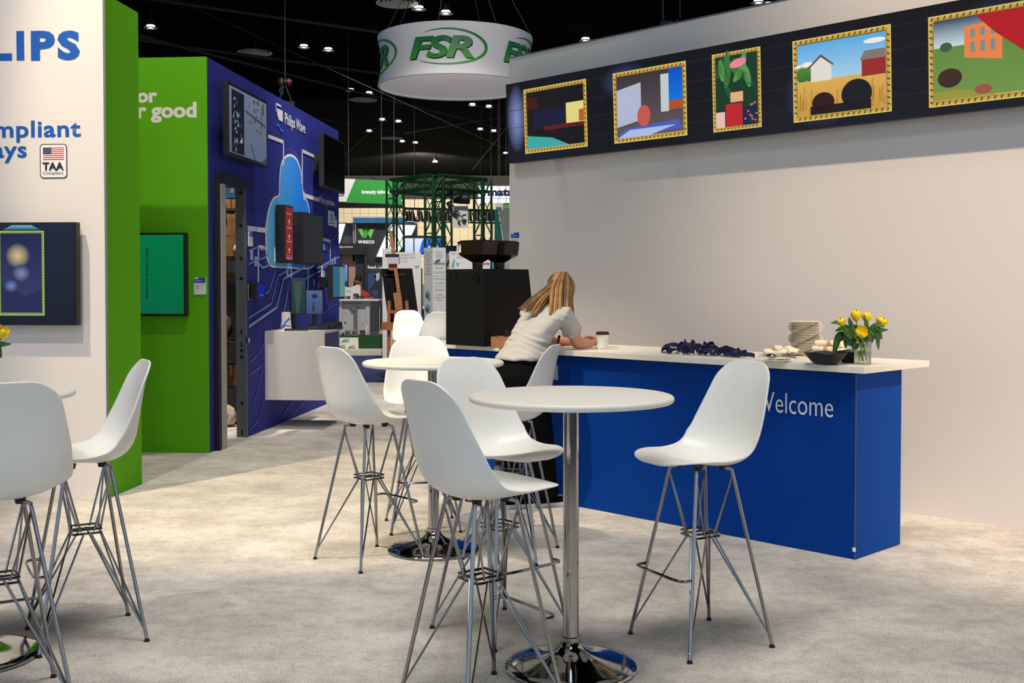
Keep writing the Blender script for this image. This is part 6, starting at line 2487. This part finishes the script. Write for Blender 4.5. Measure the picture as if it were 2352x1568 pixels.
# --- green box truss frame
YG = 26.0
zG = at(995, 402, YG).z
cs_ = [at(997, 600, 26.0), at(908, 600, 27.2), at(1109, 600, 27.0)]
cs_ = [Vector((p.x, p.y, 0)) for p in cs_]
cs_.append(cs_[1] + cs_[2] - cs_[0])
tg = thing('lattice_truss', 'square green painted truss frame on four lattice columns', 'truss', cs_[0])
d1 = (cs_[1] - cs_[0]).normalized()
d2 = (cs_[2] - cs_[0]).normalized()
SQ = .30


def lattice(p, q, ax1, ax2, name):
    """four chords with diagonal lacing"""
    m = MB()
    p, q = Vector(p), Vector(q)
    L = (q - p).length
    d = (q - p).normalized()
    cor = [ax1 * (SQ / 2 * a) + ax2 * (SQ / 2 * b_) for a, b_ in ((-1, -1), (1, -1), (1, 1), (-1, 1))]
    for c in cor:
        m.tube([p + c, q + c], .030, 8)
    n = max(2, int(L / .42))
    for k in range(4):
        c0, c1 = cor[k], cor[(k + 1) % 4]
        for i in range(n):
            s0, s1 = L * i / n, L * (i + 1) / n
            if (i + k) % 2:
                c0, c1 = c1, c0
            m.tube([p + d * s0 + c0, p + d * s1 + c1], .012, 5)
            if i % 2 == 0 and k in (0, 1):
                m.tube([p + d * s0 + cor[k], p + d * s0 + cor[(k + 1) % 4]], .012, 5)
    return m.build(name, M_TRUSS, tg, smooth=True)


o0 = cs_[0]
for c in cs_:
    lattice(c - o0 + Vector((0, 0, .02)), c - o0 + Vector((0, 0, zG)), d1, d2, 'column')
    MB().box(-.3, -.3, 0, .3, .3, .02).build('base_plate', M_BLACK, tg, loc=c - o0)
zb = zG - SQ / 2
for i, j in ((0, 1), (0, 2), (1, 3), (2, 3)):
    e = (cs_[j] - cs_[i]).normalized()
    s = e.cross(UPV)
    lattice(cs_[i] - o0 + Vector((0, 0, zb)), cs_[j] - o0 + Vector((0, 0, zb)), s, UPV, 'beam')
# lamp and poster hung on it
lp = at(1060, 443, 26.6)
t = thing('stage_spotlight', 'black stage spotlight hung under the right beam of the green truss', 'stage light', lp)
Qx = Matrix.Rotation(PI / 2, 4, 'Y')
MB().lathe([(0, -.2), (.10, -.2), (.12, -.05), (.13, .16), (.11, .2), (0, .2)], 20, (0, 0, -.14), Qx).build('housing', M_BLACK, t, smooth=True)
for s in (-1, 1):
    MB().bar((-.22, 0, -.14 + s * .11), (-.34, 0, -.14 + s * .17), .16, .01, (0, 1, 0)).build('barn_door', M_BLACK, t)
m = MB().tube([(0, -.15, -.14), (0, -.15, .0), (0, 0, .06), (0, .15, .0), (0, .15, -.14)], .014, 6)
m.build('yoke', M_BLACK, t)
t, w, h, f = panel_thing('hanging_poster', 'white poster with a picture of a stage light under the green truss', 'poster', 26.7, 1039, 473, 1075, 522, .02, M_WBOARD)
ptext(t, f, 'Moving Hea Profile', 1041.5, 477, 1072, 480, M_TTEXT)
g = Art()
g.ell(*f(1048, 496), .09, .07, S(40, 40, 42), 1, rot=-.6)
g.ell(*f(1057, 502), .08, .08, S(90, 90, 92), 2)
g.ell(*f(1057, 502), .05, .05, S(200, 200, 200), 3)
g.poly([f(1058, 497), f(1064, 492), f(1072, 491.5), f(1071, 495)], S(36, 36, 38), 2)
g.poly([f(1062, 506), f(1068, 502), f(1073, 506), f(1068, 517), f(1062, 514)], S(36, 36, 38), 2)
g.poly([f(1050, 510), f(1056, 508), f(1059, 521), f(1053, 516)], S(36, 36, 38), 2)
g.line([f(1043, 490), f(1045, 482), f(1056, 490), f(1055, 495)], .03, S(40, 40, 42), 3)
g.build('poster_print', PRINT, t, (0, -.002, 0))
for du in (1042, 1072):
    p = f(du, 473)
    MB().tube([(p[0], .01, p[1]), (p[0], .01, p[1] + .25)], .006, 5).build('hanging_wire', M_BLACK, t)

# --- black lighting truss far behind
YL = 41.0
p0, p1 = at(930, 478, YL), at(1150, 483, YL)
tl = thing('lighting_truss', 'long black lighting truss crossing behind the green truss', 'truss', p0)
m = MB()
L = (p1 - p0).length
dv = (p1 - p0).normalized()
for dz in (0, -.45):
    for dy in (0, .4):
        m.tube([Vector((0, dy, dz)), dv * L + Vector((0, dy, dz))], .035, 6)
n = 26
for i in range(n):
    a_, b__ = dv * (L * i / n), dv * (L * (i + 1) / n)
    m.tube([a_ + Vector((0, 0, -.45 * (i % 2))), b__ + Vector((0, 0, -.45 * ((i + 1) % 2)))], .02, 5)
m.build('truss_body', M_BLACK, tl)
for x in (.1, .9):
    MB().tube([dv * L * x, dv * L * x + Vector((0, 0, 10 - p0.z))], .015, 5).build('suspension_cable', MATS['cable_grey'], tl)
M_LAMP = mat('lamp_lens', S(200, 200, 200), .3, noise=0, emit=S(255, 250, 240), estr=2.0)
for k, u in enumerate((938, 947, 966, 984, 1008, 1028, 1078, 1096, 1120, 1131)):
    p = at(u, 486, YL)
    t = thing('truss_spotlight', 'small black spotlight under the far lighting truss', 'stage light', p, 0, 'spotlights on the far lighting truss')
    MB().lathe([(0, .02), (.06, .02), (.08, -.08), (.11, -.34), (.09, -.36), (0, -.36)], 12).build('housing', M_BLACK, t, smooth=True)
    MB().lathe([(0, -.365), (.075, -.365), (.085, -.36)], 12).build('lens', M_LAMP, t)
    MB().bar((-.11, 0, -.15), (-.11, 0, .1), .03, .05).build('yoke', M_BLACK, t)

# ================================================================== hanging round logo drum
YD = 28.0
RD = 177 / FPX * YD
dc = at(1046, 200, YD)
zb_, zt_ = dc.z, at(1046, 91, YD).z
HD = zt_ - zb_
dr = thing('hanging_drum_sign', 'large white round hanging sign with green swoosh logos', 'hanging sign', dc)


def rad(z):
    t = z / HD
    return RD * (1 - .045 * math.sin(PI * t) ** 1 - .0 * t)


M_DRUM = mat('white_stretch_fabric', S(226, 226, 232), .8, noise=.01)
prof = [(rad(HD * k / 14), HD * k / 14) for k in range(15)]
prof2 = prof + [(r - .04, z) for r, z in reversed(prof)] + [prof[0]]
MB().lathe(prof2, 96).build('fabric_drum', M_DRUM, dr, smooth=True)
for z in (0, HD):
    MB().lathe([(rad(z) - .03 + .03 * math.cos(a_), z + .03 * math.sin(a_)) for a_ in [k / 8 * 2 * PI for k in range(9)]], 96).build('ring_tube', M_DRUM, dr, smooth=True)


def wrap(o, ang0):
    for v in o.data.vertices:
        a_, off, z = v.co.x, -v.co.y, v.co.z
        th = ang0 + a_ / RD
        r = rad(z) + off
        v.co = (r * math.sin(th), -r * math.cos(th), z)


M_FSR = two_tone('green_logo_ink', S(60, 160, 40), S(0, 112, 60), 1.0, .5)
nt = M_FSR.node_tree          # gradient up the letters
for n_ in list(nt.nodes):
    if n_.type == 'TEX_NOISE':
        tcn = [x for x in nt.nodes if x.type == 'TEX_COORD'][0]
        sx_ = nt.nodes.new('ShaderNodeSeparateXYZ')
        mr = nt.nodes.new('ShaderNodeMapRange')
        mr.inputs[1].default_value, mr.inputs[2].default_value = HD * .28, HD * .72
        nt.links.new(tcn.outputs['Object'], sx_.inputs[0])
        nt.links.new(sx_.outputs['Z'], mr.inputs[0])
        cr_ = [x for x in nt.nodes if x.type == 'VALTORGB'][0]
        cr_.color_ramp.elements[0].position, cr_.color_ramp.elements[1].position = 0, 1
        nt.links.new(mr.outputs[0], cr_.inputs[0])
for k in range(5):
    ang = math.radians(-2 + 72 * k)
    x0_, x1_ = -1.02, .62
    z0_, z1_ = HD * .30, HD * .74
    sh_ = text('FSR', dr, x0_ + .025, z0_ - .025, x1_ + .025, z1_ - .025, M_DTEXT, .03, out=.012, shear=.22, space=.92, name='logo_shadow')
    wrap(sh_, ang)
    o = text('FSR', dr, x0_, z0_, x1_, z1_, M_FSR, .03, out=.02, shear=.22, space=.92, name='logo_letters')
    wrap(o, ang)
    g = Art()
    N_ = 40
    for i in range(N_):          # tapering swoosh: an open ellipse
        t0_, t1_ = i / N_, (i + 1) / N_
        P = []
        for tt in (t0_, t1_):
            th = math.radians(128 - 266 * tt)
            wv = .075 * math.sin(PI * tt) ** .8 + .004
            cx, cz = -.02, HD * .52
            P.append(((cx + 1.0 * math.cos(th), cz + HD * .36 * math.sin(th)), (cx + (1.0 - wv) * math.cos(th), cz + (HD * .36 - wv * .75) * math.sin(th))))
        g.poly([P[0][0], P[0][1], P[1][1], P[1][0]], S(0, 120, 60), 0)
    o = g.build('swoosh', M_FSR, dr)
    for v in o.data.vertices:
        v.co.y = -.02
    wrap(o, ang)
for k in range(6):
    a_ = math.radians(20 + 60 * k)
    p = Vector((rad(HD) * math.sin(a_), -rad(HD) * math.cos(a_), HD))
    MB().tube([p, Vector((p.x * .35, p.y * .35, 10.0 - dc.z))], .010, 5).build('suspension_cable', MATS['cable_grey'], dr)

# ================================================================== under the black ceiling
M_DOWN = mat('downlight_lens', S(220, 220, 220), .3, noise=0, emit=S(255, 250, 238), estr=6.0)
M_RIM = mat('downlight_rim', S(120, 118, 112), .5)
d0 = None
DL = [(962, 18), (1024, 28), (698, 106), (754, 113), (346, 61), (805, 206), (848, 213), (1345, 90), (1392, 99), (1085, 240), (1123, 244), (878, 274),
      (915, 278), (1103, 296), (1134, 300), (924, 324), (954, 327), (1161, 351), (1000, 370), (848, 300), (1742, 3), (1766, 10), (1790, 17)]
ZCL = 9.45
for i, (u, v) in enumerate(DL):
    p = atz(u, v, ZCL)
    if d0 is None:
        d0 = thing('ceiling_downlight', 'x', 'ceiling light', p)
        MB().lathe([(.10, -.02), (.20, -.035), (.205, -.055), (.19, -.06), (.10, -.045), (.10, -.02)], 24).build('glass_dish', mat('frosted_dish', S(220, 216, 206), .5), d0, smooth=True)
        MB().lathe([(0, -.005), (.11, -.005), (.125, .005), (.125, .03), (.11, .04), (0, .04)], 24).build('lens', M_DOWN, d0, smooth=True)
        MB().lathe([(0, .041), (.125, .041), (.125, .12), (.08, .30), (0, .30)], 20).build('housing', M_BLACK, d0, smooth=True)
        MB().tube([(0, 0, .30), (0, 0, .55)], .02, 6).build('stem', M_BLACK, d0)
        o = d0
    else:
        o = copy_tree(d0)
    o.location = p
    o['label'] = 'small round downlight shining from the black hall ceiling'
    o['group'] = 'downlights of the hall ceiling'
v0 = None
for i, (u, v, lb) in enumerate(((585, 122, 'round grey air diffuser above the navy wall'), (912, 8, 'round grey air diffuser at the top edge, above the drum sign'),
                                (835, 230, 'round grey air diffuser left of the drum sign'), (900, 318, 'small far round air diffuser below the drum sign'))):
    p = atz(u, v, 9.5)
    if v0 is None:
        v0 = thing('air_diffuser', lb, 'vent', p)
        mg = mat('vent_grey', S(205, 200, 196), .6)
        for r0, r1, z in ((.60, .47, 0), (.44, .34, .02), (.31, .22, .04), (.19, .0, .05)):
            MB().lathe([(r0, z), (r1, z + .05), (r1, z + .06), (r0, z + .012), (r0, z)], 40).build('ring', mg, v0, smooth=True)
        MB().tube([(0, 0, .1), (0, 0, .5)], .03, 8).build('hanger', M_BLACK, v0)
        o = v0
    else:
        o = copy_tree(v0)
    o.location = p
    o['label'] = lb
    o['group'] = 'air diffusers of the hall ceiling'
# beams, pipes and bracing wires
M_PIPE = mat('dark_pipe', S(40, 40, 42), .6)
BE = [((330, -5), (900, 78), 9.3), ((340, 95), (880, 170), 9.2), ((700, 180), (1170, 300), 9.0), ((790, 465), (1165, 385), 8.6)]
for i, (a, b_, z) in enumerate(BE[:3]):
    p, q = atz(*a, z), atz(*b_, z)
    d = (q - p).normalized()
    o = MB().tube([-d * 8, q - p + d * 6], .05, 8).build('trim_%d' % (i + 1), M_PIPE)
    o.location = p
    struct(o, 'dark conduit pipe under the black ceiling')
WI = [((790, 358), (884, 275), 40, 'slanting wire beyond the navy wall'), ((790, 373), (880, 420), 42, 'wire bracing over the green banner'),
      ((985, 262), (1168, 345), 36, 'long slanting wire behind the drum sign'), ((930, 306), (1165, 268), 38, 'wire meeting at a point left of the right wall'),
      ((1085, 390), (1150, 310), 34, 'short slanting wire above the green truss'), ((930, 306), (1130, 340), 44, 'lower wire of the pair beside the right wall')]
for a, b_, Y, lb in WI:
    p, q = at(*a, Y), at(*b_, Y + 2)
    if q.z < p.z:
        p, q = q, p
    q = p + (q - p) * ((9.98 - p.z) / max(q.z - p.z, .35))
    o = MB().tube([(0, 0, 0), q - p], .010, 5).build('bracing_wire', MATS['cable_grey'])
    o.location = p
    tag(o, lb, 'wire')
for i in range(9):
    y = 12 + 4.6 * i
    o = MB().box(-30, -.12, 0, 30, .12, .4).build('trim_%d' % (10 + i), M_CEIL)
    o.location = (0, y, 9.62)
    struct(o, 'black ceiling beam')
# hoists
for u, v, Y, lb, tall in ((655, 188, 17.0, 'black chain hoist with red stripes hanging above the navy wall', True), (1562, 56, 13.0, 'black chain hoist just above the right wall', False)):
    p = at(u, v, Y)
    t = thing('chain_hoist', lb, 'hoist', p)
    Qx = Matrix.Rotation(PI / 2, 4, 'Y')
    MB().lathe([(0, -.10), (.055, -.10), (.06, -.08), (.06, .06), (.045, .10), (0, .10)], 16, (0, 0, 0), Qx).build('motor', M_BLACK, t, smooth=True)
    for x in (-.045, .07):
        MB().lathe([(.061, -.008), (.062, 0), (.061, .008)], 16, (x, 0, 0), Qx).build('red_stripe', mat('red_stripe', S(200, 40, 30), .5), t)
    MB().tube([(0, 0, .06), (0, 0, 10.0 - p.z)], .009, 6).build('chain', MATS['cable_grey'], t)
    if tall:
        MB().tube([(-.02, 0, -.05), (-.10, 0, -.30), (.10, 0, -.30), (.0, 0, -.05)], .012, 6).build('sling', M_PIPE, t)
        MB().tube([(-.05, 0, -.06), (-.09, 0, -.14), (-.05, 0, -.2), (-.02, 0, -.14)], .014, 6).build('hook', M_PIPE, t, smooth=True)
        MB().box(-.14, -.05, -.38, .14, .05, -.30).build('rigging_bar', M_BLACK, t)
    else:
        MB().tube([(-.2, 0, .05), (-.2, 0, 10.0 - p.z)], .012, 6).build('chain', MATS['cable_grey'], t)
        MB().box(-.22, -.05, -.06, .22, .05, .03).build('rigging_bar', M_BLACK, t)
